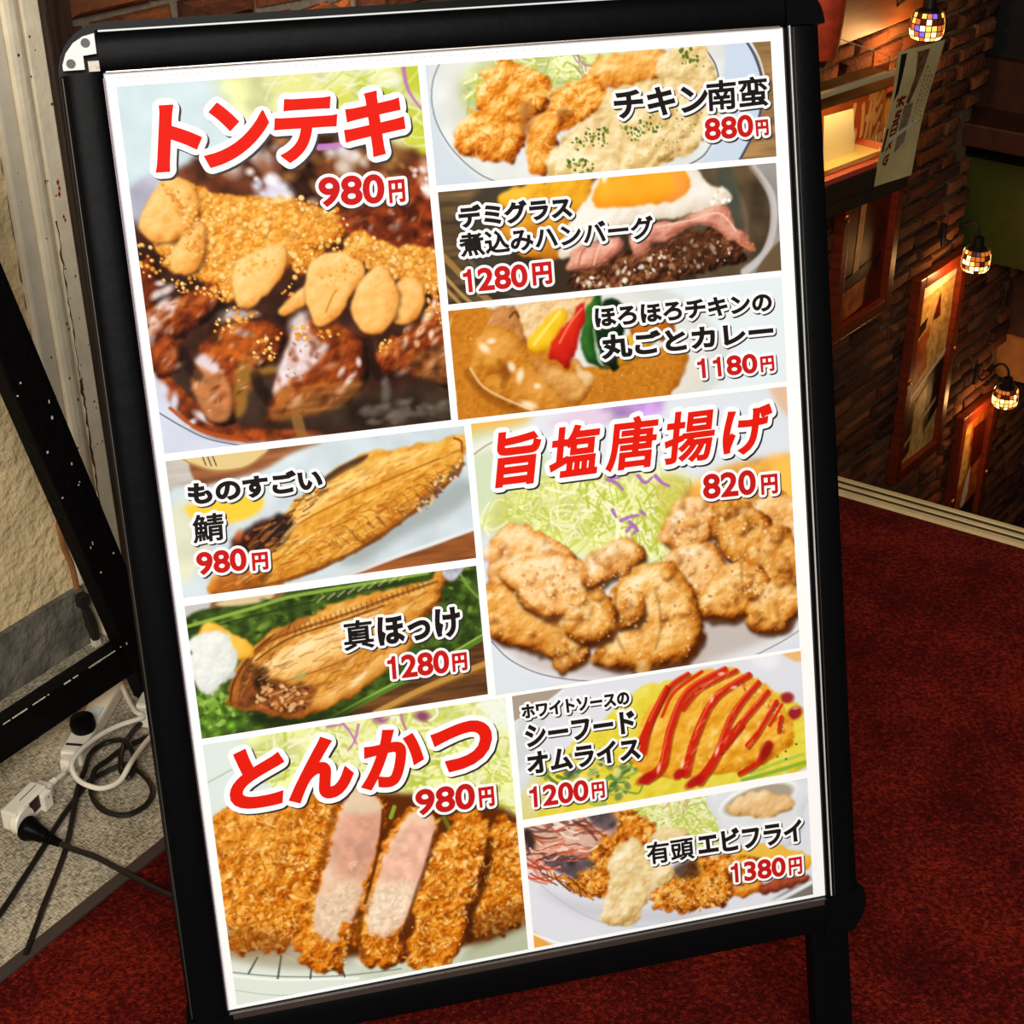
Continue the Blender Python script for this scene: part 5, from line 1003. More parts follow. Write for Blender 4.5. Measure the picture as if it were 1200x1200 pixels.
patch([(.40, .03), (.68, .03), (.62, .2), (.48, .42), (.38, .4), (.46, .2)], bb, 'printed_picture'); patch([(.36, .42), (.6, .42), (.62, .72), (.40, .78)], mat('grey_brown_print', srgb(150, 124, 90), .7, var=.3, vscale=50), 'printed_picture', .001)
patch([(.06, .02), (.18, .02), (.12, .3), (.04, .36)], bk, 'printed_band'); patch([(.02, .56), (.08, .56), (.07, .74), (.02, .74)], bk, 'printed_band')
patch([(.14, .64), (.9, .56), (.9, .58), (.14, .69)], mat('tape', srgb(236, 220, 176), .5), 'tape_strip', .0022)
m = MB()
def stroke(pts, w, mb=None):
    mb = mb or m
    for (a, b), (c, d) in zip(pts, pts[1:]):
        nx, ny = -(d-b), (c-a); L = math.hypot(nx, ny) or 1; nx, ny = nx/L*w, ny/L*w*.7
        mb.add([BQ(a+nx, b+ny, .0018), BQ(c+nx, d+ny, .0018), BQ(c-nx, d-ny, .0018), BQ(a-nx, b-ny, .0018)], [(0, 1, 2, 3)])
for y in (.36,): stroke([(.12, y), (.34, y-.01)], .018); stroke([(.23, y-.03), (.22, y+.06)], .018); stroke([(.13, y+.05), (.22, y+.01), (.33, y+.05)], .016)
stroke([(.32, .45), (.18, .455), (.17, .48), (.3, .485), (.29, .515), (.14, .52)], .018)
stroke([(.15, .55), (.15, .63), (.30, .62), (.30, .54), (.15, .55)], .016); stroke([(.15, .59), (.30, .585)], .014)
stroke([(.14, .66), (.26, .73)], .016); stroke([(.28, .665), (.13, .74)], .016)
stroke([(.27, .78), (.16, .79), (.12, .83), (.22, .85), (.26, .81), (.18, .82)], .016)
m.build('red_characters', br, bn)
m = MB(); rr = random.Random(6)
for c_ in range(3):
    y = .16+.04*c_
    while y < .6: L = rr.uniform(.01, .025); stroke([(.72+.09*c_, y), (.725+.09*c_, y+L)], .008*rr.uniform(.6, 1.3), m); y += L+rr.uniform(.008, .02)
m.build('small_print', bk, bn)
# red lantern and wooden name board near the case
pn = empty('paper_lantern', tuple(W2(2.47, .15, .10)), 'red paper lantern above the display case at the sign corner', 'lantern')
cl = W2(2.47, .15, .27); m = MB(); m.lathe([(.035, -.15), (.06, -.14), (.072, -.09), (.077, -.03), (.078, .03), (.072, .08), (.055, .115), (.035, .125)], cl, AX2, 20); m.build('shade', mat('red_lantern', srgb(206, 70, 30), .6, var=.2, vscale=30), pn, True)
m = MB(); m.lathe([(.001, -.165), (.036, -.165), (.036, -.149), (.001, -.149)], cl, AX2, 16); m.build('end_ring', M['iron'], pn)
m = MB(); m.lathe([(.001, .124), (.036, .124), (.036, .138), (.001, .138)], cl, AX2, 16); m.build('end_ring', M['iron'], pn)
m = MB(); m.tube([cl+Z*.137, cl+Z*.19, cl+Z*.20-AX2[1]*.06, cl+Z*.19-AX2[1]*.155], .004, 8); m.build('wall_hook', M['iron'], pn, True)
m = MB(); wbox(m, 2.62, 3.42, .016, .036, .07, .30, bev=.004, F=FB); tag(m.build('wooden_board', mat('brown_board', srgb(110, 62, 28), .5, var=.25, vscale=7, stretch=(1, 1, 6))), 'brown wooden board on the brick wall above the display case', 'board')
# ---------------------------------------------------------------- black A-shaped stand beside the wall
st = empty('a_frame_stand', tuple(W(-.09, .15, 0)), 'black wooden A shaped stand with chipped paint beside the plaster wall', 'stand')
def sbar(mb, a, b, w, d, mi=0):
    a = np.array(a); b = np.array(b); t = b-a; t = t/np.linalg.norm(t); s = np.cross(N, t)
    L = np.linalg.norm(b-a)/2; mb.box((a+b)/2, (w/2, d/2, L), (s, N, t), mi, bev=.003)
m = MB(); sbar(m, W(.140, .15, .008), W(-.083, .15, .92), .050, .03); lg = m.build('leg', M['blackpaint'], st)
m = MB(); sbar(m, W(-.32, .15, .008), W(-.097, .15, .92), .050, .03); lg2 = m.build('leg', M['blackpaint'], st)
m = MB(); sbar(m, W(-.29, .146, .083), W(.117, .146, .083), .052, .024); cb = m.build('stretcher', M['blackpaint'], st)
m = MB(); rr = random.Random(13)
for i in range(40):
    u_ = -.27+.385*rr.random(); L = rr.uniform(.001, .009); m.box(W(u_, .1578, .1087), (L, .0006, rr.uniform(.0003, .0009)), AX)
tag(m.build('chipped_edge', M['chip'], cb), kind='stuff')
m = MB()
for i in range(16):
    z_ = rr.uniform(.1, .56); c_ = .140-.242*z_; s = rr.choice([-1, 1])*rr.uniform(.006, .024)
    m.box(W(c_+s, .1652, z_), (rr.uniform(.0004, .0012), .0005, rr.uniform(.0006, .0026)), AX)
tag(m.build('paint_chips', M['chip'], lg), kind='stuff')
# ---------------------------------------------------------------- cables, adapter and power strip on the mat
def z3(L, z): return [(a, b, z) for a, b in L]
m = MB(); m.tube([(-.2469, .387, .007), (-.2323, .4124, .007), (-.1883, .5079, .007), (-.1743, .541, .007), (-.1475, .5915, .008), (-.135, .6081, .010), (-.1149, .625, .008), (-.0875, .626, .014), (-.0685, .6068, .008), (-.0589, .5763, .007), (-.0664, .5509, .007), (-.0863, .5369, .007), (-.1054, .54, .007), (-.124, .5582, .007), (-.133, .5877, .010), (-.1274, .6181, .018), (-.1119, .6426, .012), (-.0911, .6623, .012), (-.0623, .6803, .010), (-.0304, .6981, .007), (.05, .74, .007)], .0036, 8)
tag(m.build('power_cable', M['cord'], smooth=True), 'black cable curling into a loop beside the sign, running off left of the adapter', 'cable')
m = MB(); m.tube([(-.21, .33, .005), (-.1965, .3783, .006), (-.1911, .3996, .006), (-.1649, .4959, .006), (-.1496, .5896, .014), (-.1392, .6268, .016), (-.1337, .6582, .012), (-.1232, .6765, .010), (-.1053, .6825, .012), (-.0858, .6625, .022), (-.0773, .6269, .020), (-.0822, .5998, .018), (-.0884, .5974, .017), (-.0951, .6153, .017), (-.0913, .6513, .020), (-.0824, .6829, .014), (-.0682, .7141, .008), (-.03, .76, .006)], .0036, 8)
tag(m.build('power_cable', M['cord'], smooth=True), 'black cable with tight upright bend, crossing the carpet edge at lower left', 'cable')
pl = empty('plug_cord', (-.2, .527, .018), 'black round plug in the white adapter with its cord running under the sign', 'cable')
d1 = np.array([.0374, .0503, 0]); d1 /= np.linalg.norm(d1); d2 = np.array([d1[1], -d1[0], 0])
dp = d2*.93+d1*-.05; dp = np.array([dp[0], dp[1], -.12]); dp /= np.linalg.norm(dp); sx = np.cross(Z, dp); sx /= np.linalg.norm(sx); sz = np.cross(dp, sx)
pc = np.array([-.2095, .5315, .0165])
m = MB(); m.lathe([(.002, -.002), (.0145, -.002), (.0160, .001), (.0150, .007), (.0115, .013), (.0095, .024), (.0075, .031)], pc, (sx, sz, dp), 22); m.build('plug_body', M['black2'], pl, True)
m = MB(); 
for i in range(4): m.lathe([(.004, .031+i*.005), (.0068-.0006*i, .0315+i*.005), (.0068-.0006*i, .0345+i*.005), (.004, .0355+i*.005)], pc, (sx, sz, dp), 14)
m.build('strain_relief', M['black2'], pl, True)
q = pc+dp*.045
m = MB(); m.tube([q, q+dp*.02, (-.1327, .4709,   .0062), (-.1126, .4498,   .0062), (-.0819, .4159,   .0062), (-.0508, .3841,   .0062), (-.0181, .3525, .0062), (.06, .28, .006), (.15, .26, .006)], .0036, 8); m.build('cord', M['cord'], pl, True)
ad = empty('adapter_block', (-.211, .565, 0), 'white plug adapter block lying on the mat with the black plug', 'adapter')
ca = np.array([-.2110, .5652, .0215]); m = MB(); m.box(ca, (.0305, .0118, .0145), (d1, d2, Z), bev=.003)
m.lathe([(.002, 0), (.0165, 0), (.0178, .003), (.0178, .010), (.0165, .012)], ca-d1*.018+d2*.002+Z*-.004, (d1, Z, d2), 22); m.build('body', M['white'], ad)
m = MB(); m.box(ca+d1*.0225+d2*.014+Z*-.003, (.008, .004, .012), (d1, d2, Z), bev=.0015); m.build('end_block', M['white'], ad)
m = MB(); m.box(ca+d1*.004+d2*.0122+Z*.003, (.009, .0006, .009), (d1, d2, Z)); m.build('socket_recess', mat('dark_red_recess', srgb(50, 10, 10), .5), ad)
m = MB(); m.lathe([(.0003, 0), (.0011, 0), (.0011, .0006)], ca+d1*.023+d2*.018+Z*.003, (d1, Z, d2), 8); m.build('pin_hole', M['blackhole'], ad)
m = MB(); m.box(ca+d1*.009+Z*.0149, (.016, .0004, .0003), (d1, d2, Z)); m.build('seam', M['groove'], ad)
ps = empty('power_strip', (-.14, .69, 0), 'white power strip with black round plug, cord looping beside the sign', 'power strip')
s1 = np.array([.0425, .1080, 0]); s1 /= np.linalg.norm(s1); s2 = np.array([s1[1], -s1[0], 0]); sc = np.array([-.1435, .688, .013])
m = MB(); m.box(sc+s1*.045, (.080, .0145, .0115), (s1, s2, Z), bev=.004); m.build('body', M['white'], ps)
m = MB(); m.box(sc+s1*-.040, (.010, .0095, .009), (s1, s2, Z), bev=.003); m.build('cord_neck', M['white'], ps)
m = MB(); m.box(sc+s1*-.020+Z*.0126, (.0016, .0105, .0006), (s1, s2, Z)); m.build('slot', M['blackhole'], ps)
m = MB(); m.box(sc+s1*.050+s2*.002+Z*.0128, (.010, .009, .0008), (s1, s2, Z), bev=.0006); m.build('socket_plate', M['grey'], ps)
m = MB(); m.lathe([(.0150, 0), (.0165, .003), (.0165, .012), (.0150, .018), (.008, .0195)], sc+s1*.014+Z*.0115, None, 22); m.build('inserted_plug', M['black2'], ps, True)
e0 = sc-s1*.05
m = MB(); m.tube([e0+s1*.004, e0-s1*.012, (-.166, .628, .014), ca+d1*.058+Z*-.004], .0032, 8); m.build('cord', M['white'], ps, True)
m = MB(); m.tube([ca+d1*.034+Z*-.003, ca+d1*.060+Z*-.004], [.0062, .0036], 8, smooth=0)
for i in range(4): m.lathe([(.003, 0), (.0058-.0006*i, .0004), (.0058-.0006*i, .003), (.003, .0034)], ca+d1*(.041+.005*i)+Z*-.003, (d2, Z, d1), 12)
m.box(ca+d1*.036+Z*-.002, (.007, .010, .009), (d1, d2, Z), bev=.002); m.build('cord_plug', M['white'], ps, True)
m = MB(); m.tube([(-.0895, .8096, .018), (-.0805, .7623, .02), (-.0714, .7255, .022), (-.0620, .7110, .022), (-.093, .7002, .022), (-.1185, .6799, .026), (-.1431, .6423, .034), (-.1532, .6163, .034), (-.1471, .5943, .028), (-.1331, .5794, .026), (-.1167, .5736, .024), (-.097, .5823, .024), (-.0832, .6031, .030), (-.0729, .6353, .022), (-.0582, .6714, .014), (-.0379, .7071, .006), (.03, .78, .005)], .0034, 8)
tag(m.build('extension_cord', M['white'], smooth=True), 'white cord looping over the black cables beside the sign', 'cable')
m = MB(); m.box((-.056, .745, .014), (.016, .010, .013), (s1, s2, Z), bev=.004); m.box((-.058, .722, .012), (.009, .009, .011), (s1, s2, Z), bev=.003)
tag(m.build('cord_connector', M['white']), 'small white cord connector half hidden behind the sign', 'connector')
# ---------------------------------------------------------------- the menu sign: frame, legs and printed sheet
LEAN = math.radians(19); SU = np.array([0, math.sin(LEAN), math.cos(LEAN)]); SN = np.array([0, -math.cos(LEAN), math.sin(LEAN)]); SX = np.array([1., 0, 0])
O0 = np.array([0, 0, .21])+SU*SHEET_H
def S(x, y, l=0): return O0+SX*x-SU*y+SN*l            # metres across, down, out of the sheet
SH, SWD = SHEET_H, SHEET_W
sign = empty('menu_sign', (SWD/2, -.06, 0), 'tall black framed sign standing on the red carpet, full of food photos and red prices', 'sign')
def rail(name, prof, a, b, horizontal, sgn, ref):
    m = MB()
    f = (lambda w, l, t: S(t, ref+sgn*w, l)) if horizontal else (lambda w, l, t: S(ref+sgn*w, t, l))
    n = len(prof); m.add([f(w, l, a) for w, l in prof]+[f(w, l, b) for w, l in prof], [tuple(range(n))[::-1], tuple(range(n, 2*n))]+[(i, (i+1) % n, n+(i+1) % n, n+i) for i in range(n)])
    return m.build(name, M['black'], sign, True)
PR = [(.0, -.001), (.0, .0035), (.0014, .0052), (.005, .0064), (.012, .0074), (.020, .0076), (.027, .0070), (.0305, .0050), (.0320, .0015), (.0335, -.003), (.034, -.018), (.034, -.024), (0, -.024)]
rail('left_rail', PR, .0005, SH+.001, False, -1, 0); rail('right_rail', PR, .0005, SH+.001, False, 1, SWD); rail('top_rail', PR, -.002, SWD, True, -1, 0); rail('bottom_rail', [(w if w < .03 else w+.004, l) for w, l in PR], -.0005, SWD+.0005, True, 1, SH)
# cover edges and bare lips; rail highlights are laid on as grey strips
def strip(name, x0, x1, y0, y1, l0, l1, mt, par=sign):
    m = MB(); m.box(S((x0+x1)/2, (y0+y1)/2, (l0+l1)/2), ((x1-x0)/2, (y1-y0)/2, (l1-l0)/2), (SX, -SU, SN), bev=.0003); return m.build(name, mt, par)
strip('cover_edge', SWD+.0030, SWD+.0040, -.001, SH-.002, .003, .0076, M['clearedge']); strip('cover_edge', SWD+.0066, SWD+.0072, .001, SH-.002, .003, .0078, M['screw']); strip('cover_edge', .001, SWD-.002, SH+.0002, SH+.0062, .001, .0072, mat('dull_cover_edge', srgb(96, 86, 80), .3, metal=.75))
strip('rail_lip', .002, SWD-.004, -.0012, .0002, .0035, .0046, M['steel']); strip('rail_lip', -.0012, .0004, .004, SH-.002, .0035, .0044, mat('dull_lip', srgb(90, 74, 78), .4, metal=.6))
strip('rail_highlight', -.0318, -.0306, .002, SH, .0018, .0038, M['screw']); strip('rail_highlight', .0, SWD-.09, -.0325, -.0310, .0018, .0040, M['grey'])
# back tray
def rrect(x0, x1, y0, y1, r, n=8):
    out = []
    for cx, cy, a0 in ((x1-r, y0+r, -90), (x1-r, y1-r, 0), (x0+r, y1-r, 90), (x0+r, y0+r, 180)):
        for i in range(n+1):
            a = math.radians(a0+90*i/n); out.append((cx+r*math.cos(a), cy+r*math.sin(a)))
    return out
def slab(name, out, l0, l1, mt, par=sign):
    m = MB(); n = len(out); m.add([S(x, y, l0) for x, y in out]+[S(x, y, l1) for x, y in out], [tuple(range(n))[::-1], tuple(range(n, 2*n))]+[(i, (i+1) % n, n+(i+1) % n, n+i) for i in range(n)]); return m.build(name, mt, par)
slab('back_tray', rrect(-.0345, SWD+.0345, -.0400, SH+.036, .040), -.030, -.010, M['black2'])
# corners: covers at three corners, bare bracket at the fourth
def quarter(cx, cy, sx, sy, r, n=12): return [(cx, cy)]+[(cx+sx*r*math.cos(a), cy+sy*r*math.sin(a)) for a in [math.pi/2*i/n for i in range(n+1)]]
slab('corner_cover', quarter(SWD+.0006, -.0006, 1, -1, .0352), -.012, .0085, M['black'])
slab('corner_cover', [(SWD-.004, SH+.0015), (SWD+.036, SH-.006), (SWD+.0385, SH+.004), (SWD+.0385, SH+.012), (SWD+.034, SH+.026), (SWD+.024, SH+.038), (SWD-.004, SH+.038)], -.024, .0078, M['black'])
slab('corner_cover', [(.004, SH+.0015), (-.036, SH+.0005), (-.0375, SH+.008), (-.034, SH+.026), (-.024, SH+.038), (.004, SH+.038)], -.024, .0078, M['black'])
br_ = slab('bare_corner_bracket', [(-.0030, -.0305), (-.012, -.0285), (-.020, -.0240), (-.0265, -.0165), (-.0300, -.008), (-.0300, -.0035), (-.0135, -.0035), (-.0135, -.0140), (-.0030, -.0150)], .0005, .0030, M['grey'])
tag(br_, 'pale grey corner bracket with two holes')
for x, y in ((-.0105, -.0235), (-.0235, -.0085)):
    m = MB(); m.lathe([(.0005, 0), (.0036, 0), (.0036, .0006)], S(x, y, .0029), (SX, SU, SN), 16); m.build('screw_hole', M['screw'], br_)
slab('bracket_stub', [(-.0105, -.0095), (-.001, -.0095), (-.001, -.0015), (-.0105, -.0015)], .0005, .0042, mat('worn_plastic', srgb(196, 186, 172), .6, var=.2, vscale=200))
# legs
for x0 in (-.024, SWD-.016):
    yb = SH+.21/math.cos(LEAN)-.004; m = MB(); m.box(S(x0+.020, (SH+.03+yb)/2, -.011), (.0195, (yb-SH-.03)/2, .010), (SX, -SU, SN), bev=.003); lgm = m.build('leg', M['black'], sign)
    m = MB(); f = S(x0+.02, yb-.004, -.011); m.box((f[0], f[1], .006), (.0205, .013, .006), None, bev=.002); m.build('foot_cap', M['black2'], lgm)
# rear support frame, folded out behind
for x0 in (.006, SWD-.006):
    a = S(x0, -.005, -.035); m = MB(); b_ = np.array([a[0], a[1]+.30, .003]); t_ = b_-a; L_ = np.linalg.norm(t_); t_ = t_/L_
    m.box((a+b_)/2, (.011, .010, L_/2), (SX, np.cross(t_, SX), t_), bev=.002); m.build('rear_leg', M['black2'], sign)
m = MB(); a = S(SWD/2, -.005, -.035); m.box((a[0], a[1]+.20, a[2]*.33), (SWD/2-.02, .009, .012), None, bev=.002); m.build('rear_crossbar', M['black2'], sign)
# printed sheet
paper = mat('white_print_film', (.90, .91, .92), .5, spec=.04)
sheet = slab('printed_sheet', [(0, 0), (SWD, 0), (SWD, SH), (0, SH)], -.002, 0, paper); tag(sheet, 'white poster sheet behind a clear cover')
m = MB()
for i in range(64): m.box(S(.006+i*.0056, .0042, .0003), (.0011, .0005, .0001), (SX, -SU, SN))
m.build('stitch_dots', mat('pale_dots', srgb(206, 214, 214), .6), sheet)
PRINT = vmat('printed_ink', 'tint', .5, .03)
INK = {'red': mat('red_ink', srgb(216, 28, 14), .5, spec=.04), 'crimson': mat('crimson_ink', srgb(188, 26, 24), .5, spec=.04), 'black': mat('black_ink_title', (.012, .009, .009), .5, spec=.04), 'white': mat('white_ink', (.93, .93, .93), .5, spec=.04), 'shade': mat('printed_drop_edge', (.02, .018, .016), .5, spec=.2)}
def photo(cellrect, label):
    y0, y1, x0, x1 = cellrect; h, w = y1-y0, x1-x0
    X = np.linspace(x0, x1, w)/DPM/1000; Y = np.linspace(y0, y1, h)/DPM/1000
    gx, gy = np.meshgrid(X, Y); off = np.array(parent_origin(sign))
    pts = O0+gx.ravel()[:, None]*SX-gy.ravel()[:, None]*SU+SN*.0003-off
    idx = np.arange(h*w).reshape(h, w); q = np.stack([idx[:-1, :-1], idx[1:, :-1], idx[1:, 1:], idx[:-1, 1:]], -1).reshape(-1, 4)
    me = bpy.data.meshes.new('dish_photo'); me.vertices.add(h*w); me.vertices.foreach_set('co', pts.ravel())
    me.loops.add(q.size); me.loops.foreach_set('vertex_index', q.ravel().astype(np.int32)); me.polygons.add(len(q)); me.polygons.foreach_set('loop_start', (np.arange(len(q))*4).astype(np.int32))
    me.update(calc_edges=True)
    col = s2l(np.clip(cv[y0:y1, x0:x1].reshape(-1, 3), 0, 1))*.92
    ca = me.color_attributes.new('tint', 'FLOAT_COLOR', 'POINT'); ca.data.foreach_set('color', np.c_[col, np.ones(len(col))].astype(np.float32).ravel())
    me.materials.append(PRINT); o = bpy.data.objects.new('dish_photo', me); COL.objects.link(o); o.parent = sign; o['label'] = label; return o
# ---- lettering: glyph outlines -> distance field -> filled layers (letter, white rim, dark drop edge)
ONE = [(.238, 0), (.300, 0), (.300, .69), (.252, .69), (.236, .63), (.195, .585), (.105, .568), (.105, .512), (.238, .512)]
def glyph_edges(txt):                                  # outline segments, inside on the left
    if txt.isdigit() and len(txt) > 1:
        A, B = [], []
        for k, ch in enumerate(txt):
            a, b = (np.array(ONE), np.roll(np.array(ONE), -1, 0)) if ch == '1' else glyph_edges(ch)
            A.append(a+(k*.5, 0)); B.append(b+(k*.5, 0))
        return np.concatenate(A), np.concatenate(B)
    cu = bpy.data.curves.new('lettering', 'FONT'); cu.body = txt; cu.resolution_u = 5
    ob = bpy.data.objects.new('lettering', cu); COL.objects.link(ob); bpy.context.view_layer.update()
    me = bpy.data.meshes.new_from_object(ob.evaluated_get(bpy.context.evaluated_depsgraph_get()))
    bm = bmesh.new(); bm.from_mesh(me); bmesh.ops.remove_doubles(bm, verts=bm.verts[:], dist=1e-5)
    A, B = [], []
    for e in bm.edges:
        if len(e.link_loops) == 1:
            l = e.link_loops[0]; a, b = l.vert.co, l.link_loop_next.vert.co
            if l.face.normal.z < 0: a, b = b, a
            A.append((a.x, a.y)); B.append((b.x, b.y))
    bm.free(); bpy.data.objects.remove(ob); bpy.data.curves.remove(cu); bpy.data.meshes.remove(me)
    return np.array(A), np.array(B)
def sdf(A, B, pad, cs):                                # signed distances on a grid (mm): round offset and mitred offset
    lo = np.minimum(A.min(0), B.min(0))-pad; hi = np.maximum(A.max(0), B.max(0))+pad
    gx = np.arange(lo[0], hi[0], cs); gy = np.arange(lo[1], hi[1], cs); D = np.full((len(gy), len(gx)), pad*1.0); DM = D.copy()
    key = lambda p: (round(p[0], 3), round(p[1], 3))
    out = {}
    for i, a in enumerate(A): out[key(a)] = i
    nrm = np.c_[-(B-A)[:, 1], (B-A)[:, 0]]; nrm /= np.linalg.norm(nrm, axis=1)[:, None]+1e-12   # sheet y runs down, so outward is flipped
    nxt = np.array([out.get(key(b), -1) for b in B])
    for c0 in range(0, len(gx), 24):
        xs = gx[c0:c0+24]; k = np.where((np.minimum(A[:, 0], B[:, 0]) < xs[-1]+pad) & (np.maximum(A[:, 0], B[:, 0]) > xs[0]-pad))[0]
        if not len(k): continue
        X, Y = np.meshgrid(xs, gy); best = np.full(X.shape, 1e9); ins = np.zeros(X.shape, bool); who = np.full(X.shape, -1)
        for i in k:
            (ax_, ay_), (bx, by) = A[i], B[i]; dx, dy = bx-ax_, by-ay_; L = dx*dx+dy*dy
            if L < 1e-10: continue
            t = ((X-ax_)*dx+(Y-ay_)*dy)/L; end = t >= 1; t = np.clip(t, 0, 1); d = (X-ax_-t*dx)**2+(Y-ay_-t*dy)**2
            m_ = d <= best+1e-9; best = np.minimum(best, d); who = np.where(m_ & end, i, np.where(m_ & (d < best+1e-9) & ~end & (t > 0), -1, who))
            if ax_ != bx: ins ^= ((ax_ > X) != (bx > X)) & (Y < ay_+(X-ax_)*dy/(dx if dx else 1))
        r = np.sqrt(best); mt = r.copy()
        for i in np.unique(who):
            j = nxt[i] if i >= 0 else -1
            if i < 0 or j < 0: continue
            n1, n2 = nrm[i], nrm[j]
            if n1@n2 > .80: continue                   # only true corners
            m_ = (who == i) & ~ins; px, py = X-B[i][0], Y-B[i][1]
            v = np.maximum(np.maximum(n1[0]*px+n1[1]*py, n2[0]*px+n2[1]*py), .6*r)
            mt = np.where(m_, np.minimum(v, r), mt)
        D[:, c0:c0+24] = np.where(ins, -1, 1)*r; DM[:, c0:c0+24] = np.where(ins, -1, 1)*mt
    return gx, gy, D, DM
def fill(mb, gx, gy, D, level, lift, mi, dx=0, dy=0):
    F = D-level; ins = F < 0; q = lambda x, y: S((x+dx)/1000, (y+dy)/1000, lift)
    full = ins[:-1, :-1] & ins[:-1, 1:] & ins[1:, :-1] & ins[1:, 1:]; anyi = ins[:-1, :-1] | ins[:-1, 1:] | ins[1:, :-1] | ins[1:, 1:]
    for j in range(full.shape[0]):
        row = full[j]; d = np.diff(np.r_[0, row.astype(int), 0]); 
        for a, b in zip(np.where(d == 1)[0], np.where(d == -1)[0]): mb.add([q(gx[a], gy[j]), q(gx[b], gy[j]), q(gx[b], gy[j+1]), q(gx[a], gy[j+1])], [(0, 1, 2, 3)], mi)
    for j, i in zip(*np.where(anyi & ~full)):
        cs_ = [(gx[i], gy[j], F[j, i]), (gx[i+1], gy[j], F[j, i+1]), (gx[i+1], gy[j+1], F[j+1, i+1]), (gx[i], gy[j+1], F[j+1, i])]; out = []
        for k in range(4):
            x0, y0, f0 = cs_[k]; x1, y1, f1 = cs_[(k+1) % 4]
            if f0 < 0: out.append(q(x0, y0))
            if (f0 < 0) != (f1 < 0): t = f0/(f0-f1); out.append(q(x0+(x1-x0)*t, y0+(y1-y0)*t))
        if len(out) >= 3: mb.add(out, [tuple(range(len(out)))], mi)
def lettering(name, items, par, ink, rim, drop=(1.3, 1.5)):
    mb = MB()
    for it, (txt, bl, br, tl, bold) in enumerate(items):
        up = it*.00002
        A, B = glyph_edges(txt); lo = np.minimum(A.min(0), B.min(0)); hi = np.maximum(A.max(0), B.max(0))
        q0, q1, q2 = rect([bl, br, tl])/DPM; ex, ey = q1-q0, q2-q0; lx, ly = np.linalg.norm(ex), np.linalg.norm(ey)
        q0 = q0+ex/lx*bold+ey/ly*bold; ex = ex*(1-2*bold/lx); ey = ey*(1-2*bold/ly)
        T = lambda P: q0+((P-lo)/(hi-lo))[:, :1]*ex+((P-lo)/(hi-lo))[:, 1:]*ey
        gx, gy, D, DM = sdf(T(A), T(B), bold+rim+1.5, .42 if ly > 26 else .33)
        if drop: fill(mb, gx, gy, D, bold+rim, .0006+up, 2, *drop)
        fill(mb, gx, gy, D, bold+rim, .0009+up, 1); fill(mb, gx, gy, DM, bold, .0012+up, 0)
    return mb.build(name, [INK[ink], INK['white'], INK['shade']], par)
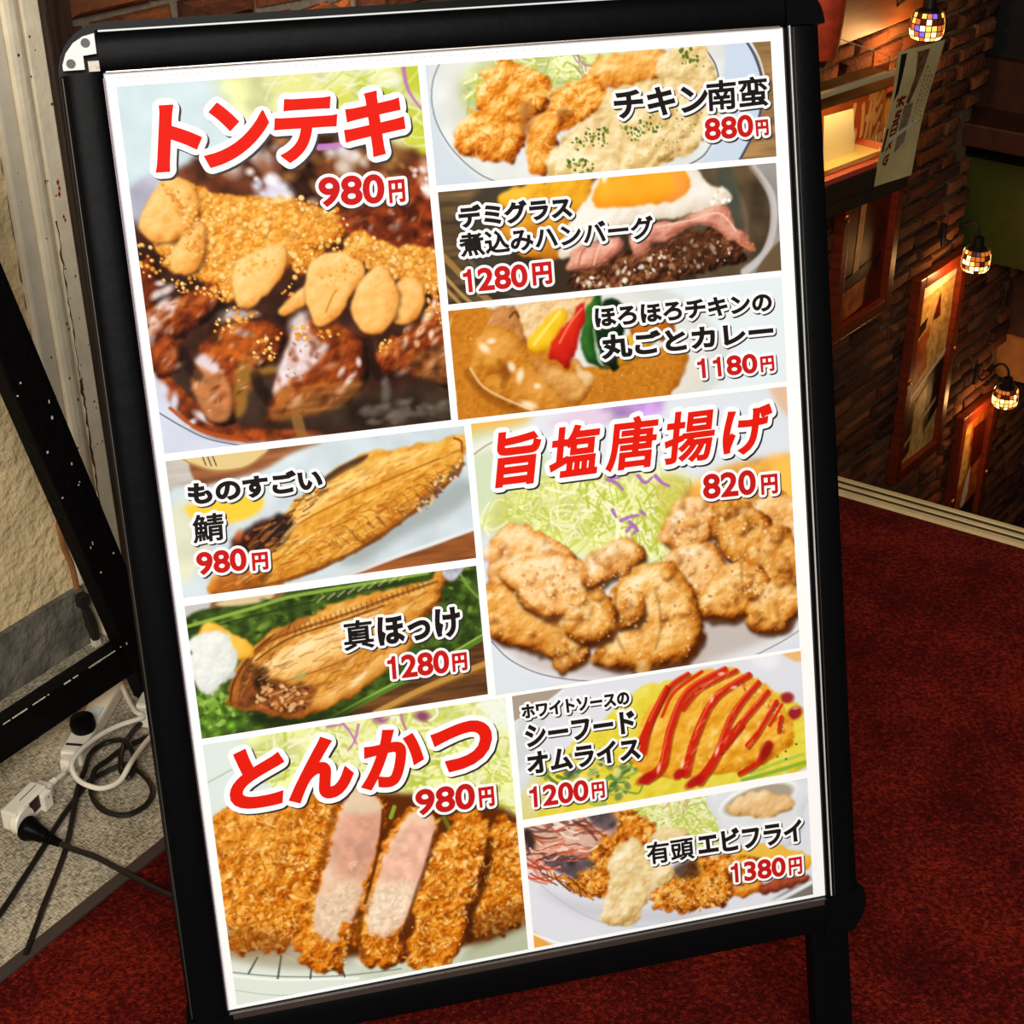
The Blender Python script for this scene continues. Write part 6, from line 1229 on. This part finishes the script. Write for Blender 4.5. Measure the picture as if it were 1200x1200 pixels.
DISH = [
 ('photo of glazed pork steak under fried garlic chips', 'red', 5.0, [('ト', (183, 202.5), (234, 199), (186.5, 123.5), 2.7), ('ン', (240, 197), (312, 192), (244, 122), 2.7), ('テ', (319, 192), (392, 187), (323, 117), 2.3), ('キ', (402, 186), (473, 181), (405.5, 109), 2.5)], [('980', (374, 243), (451, 238), (372.5, 208), 1.11), ('円', (456.5, 238.5), (475.5, 236.5), (454.5, 211.5), 0.78)]),
 ('photo of chicken nanban with cream sauce on a pale plate', 'black', 2.4, [('チキン', (721, 140), (831, 131), (717.5, 106), 1.0), ('南蛮', (829, 131), (900, 124), (827, 95), 0.7)], [('880', (826, 165.5), (883, 160), (824.5, 139), 0.85), ('円', (886, 160), (901, 158.5), (884.5, 141), 0.65)]),
 ('photo of hamburg steak with fried egg and bacon in a dark pan', 'black', 2.4, [('デミグラス', (539, 268), (671, 255), (535.5, 241.5), .95), ('煮込みハンバーグ', (540, 301.5), (767, 279), (536.5, 274), 0.68)], [('1280', (544, 343.5), (619, 336), (541.5, 316), 0.93), ('円', (624.5, 335), (647.5, 332.5), (622.5, 308.5), 0.91)]),
 ('photo of chicken curry with red, yellow and green vegetables', 'black', 2.4, [('ほろほろチキンの', (698, 384), (905, 364.5), (695.5, 361), .85), ('丸ごとカレー', (706, 421.5), (907, 401), (703, 393), 1.1)], [('1180', (818, 444), (888, 437), (816, 420.5), 0.85), ('円', (891.5, 436.5), (907.5, 434.5), (890, 418), 0.65)]),
 ('photo of salt fried chicken with shredded cabbage', 'red', 4.2, [('旨', (578, 572.5), (629, 566), (584, 507), 1.7), ('塩', (642, 562), (699, 554.5), (647.5, 501), 1.4), ('唐', (709, 553.5), (766, 546.5), (715, 491), 1.3), ('揚', (776, 545.5), (834, 538), (782, 484), 1.2), ('げ', (844, 536), (899, 529), (850.5, 479), 1.5)], [('820', (824, 585.5), (886, 579), (822.5, 556), 1.04), ('円', (892, 580), (911.5, 578), (891, 556.5), 0.78)]),
 ('photo of grilled mackerel fillet on a pale blue plate', 'black', 2.4, [('ものすごい', (222, 592.5), (379, 573), (218, 566), 1.1), ('鯖', (227, 637), (263.5, 632.5), (224.5, 604), 0.56)], [('980', (231.5, 674.5), (290, 668), (229, 647.5), 0.96), ('円', (296, 669), (315, 667), (294.5, 648), 0.78)]),
 ('photo of grilled atka mackerel with grated radish on a green plate', 'black', 2.4, [('真', (404, 763), (439, 758.5), (401, 728.5), 0.62), ('ほっけ', (444, 758), (541, 744.5), (440.5, 723), 1.2)], [('1280', (455, 797), (527, 788), (453, 769.5), 0.96), ('円', (530.5, 787.5), (548, 785), (529, 766), 0.78)]),
 ('photo of sliced breaded pork cutlet with cabbage', 'red', 4.8, [('と', (268, 951), (331, 943), (272, 880), 3.0), ('ん', (339, 942), (412, 932), (344.5, 868), 2.9), ('か', (423, 927), (494, 917), (428, 858), 2.6), ('つ', (502, 908), (574, 898), (506, 850), 3.0)], [('980', (487.5, 956), (557, 947), (486, 925.5), 1.11), ('円', (562, 946.5), (580, 944), (560, 923), 0.85)]),
 ('photo of rice omelette with ketchup stripes in yellow sauce', 'black', 2.2, [('ホワイトソースの', (612, 842.5), (738, 825), (610, 826), .7), ('シーフード', (617, 876.5), (745, 858), (614, 850), 1.0), ('オムライス', (619, 908), (751, 889), (616, 882), 1.0)], [('1200', (621, 947), (690, 937.5), (619.5, 922), 0.85), ('円', (694, 936.5), (709, 934.5), (692.5, 917), 0.65)]),
 ('photo of fried prawns with tartar sauce', 'black', 2.4, [('有頭', (759, 1013.5), (814, 1005.5), (756.5, 987.5), 0.58), ('エビフライ', (819, 1003), (941, 985), (816, 976), 1.0)], [('1380', (857, 1035), (921, 1026), (855.5, 1012), 0.89), ('円', (924.5, 1026), (940, 1023.5), (923.5, 1005.5), 0.65)])]
for cellrect, (lab, ink, rim, name_items, price_items) in zip(CELLS, DISH):
    ph = photo(cellrect, lab)
    lettering('dish_name', name_items, ph, ink, rim, (1.5, 1.7) if ink == 'red' else (1.2, 1.4))
    lettering('price', price_items, ph, 'crimson', 2.5 if ink == 'red' else 2.2, (1.2, 1.4))
# script lettering on the case board
def wall_text(txt, u0, u1, z0, z1, o, shear, bold, mt, par, name):
    A, B = glyph_edges(txt); lo = np.minimum(A.min(0), B.min(0)); hi = np.maximum(A.max(0), B.max(0)); sc_ = np.array([(u1-u0), (z1-z0)])*1000
    T = lambda P: (P-lo)/(hi-lo)*sc_+np.c_[(P[:, 1]-lo[1])/(hi-lo)[1]*shear*1000, np.zeros(len(P))]
    gx, gy, D, DM = sdf(T(A), T(B), bold+2, 1.5); mb = MB(); global S
    keep = S; S = lambda x, y, l: W3(u0+x, o, z0+y)
    fill(mb, gx, gy, D, bold, 0, 0); S = keep
    return mb.build(name, mt, par)
wall_text('い形', -.165, .0, -.262, -.075, .1285, .02, 5.0, mat('cream_script', srgb(250, 220, 150), .6), bd, 'script_lettering')
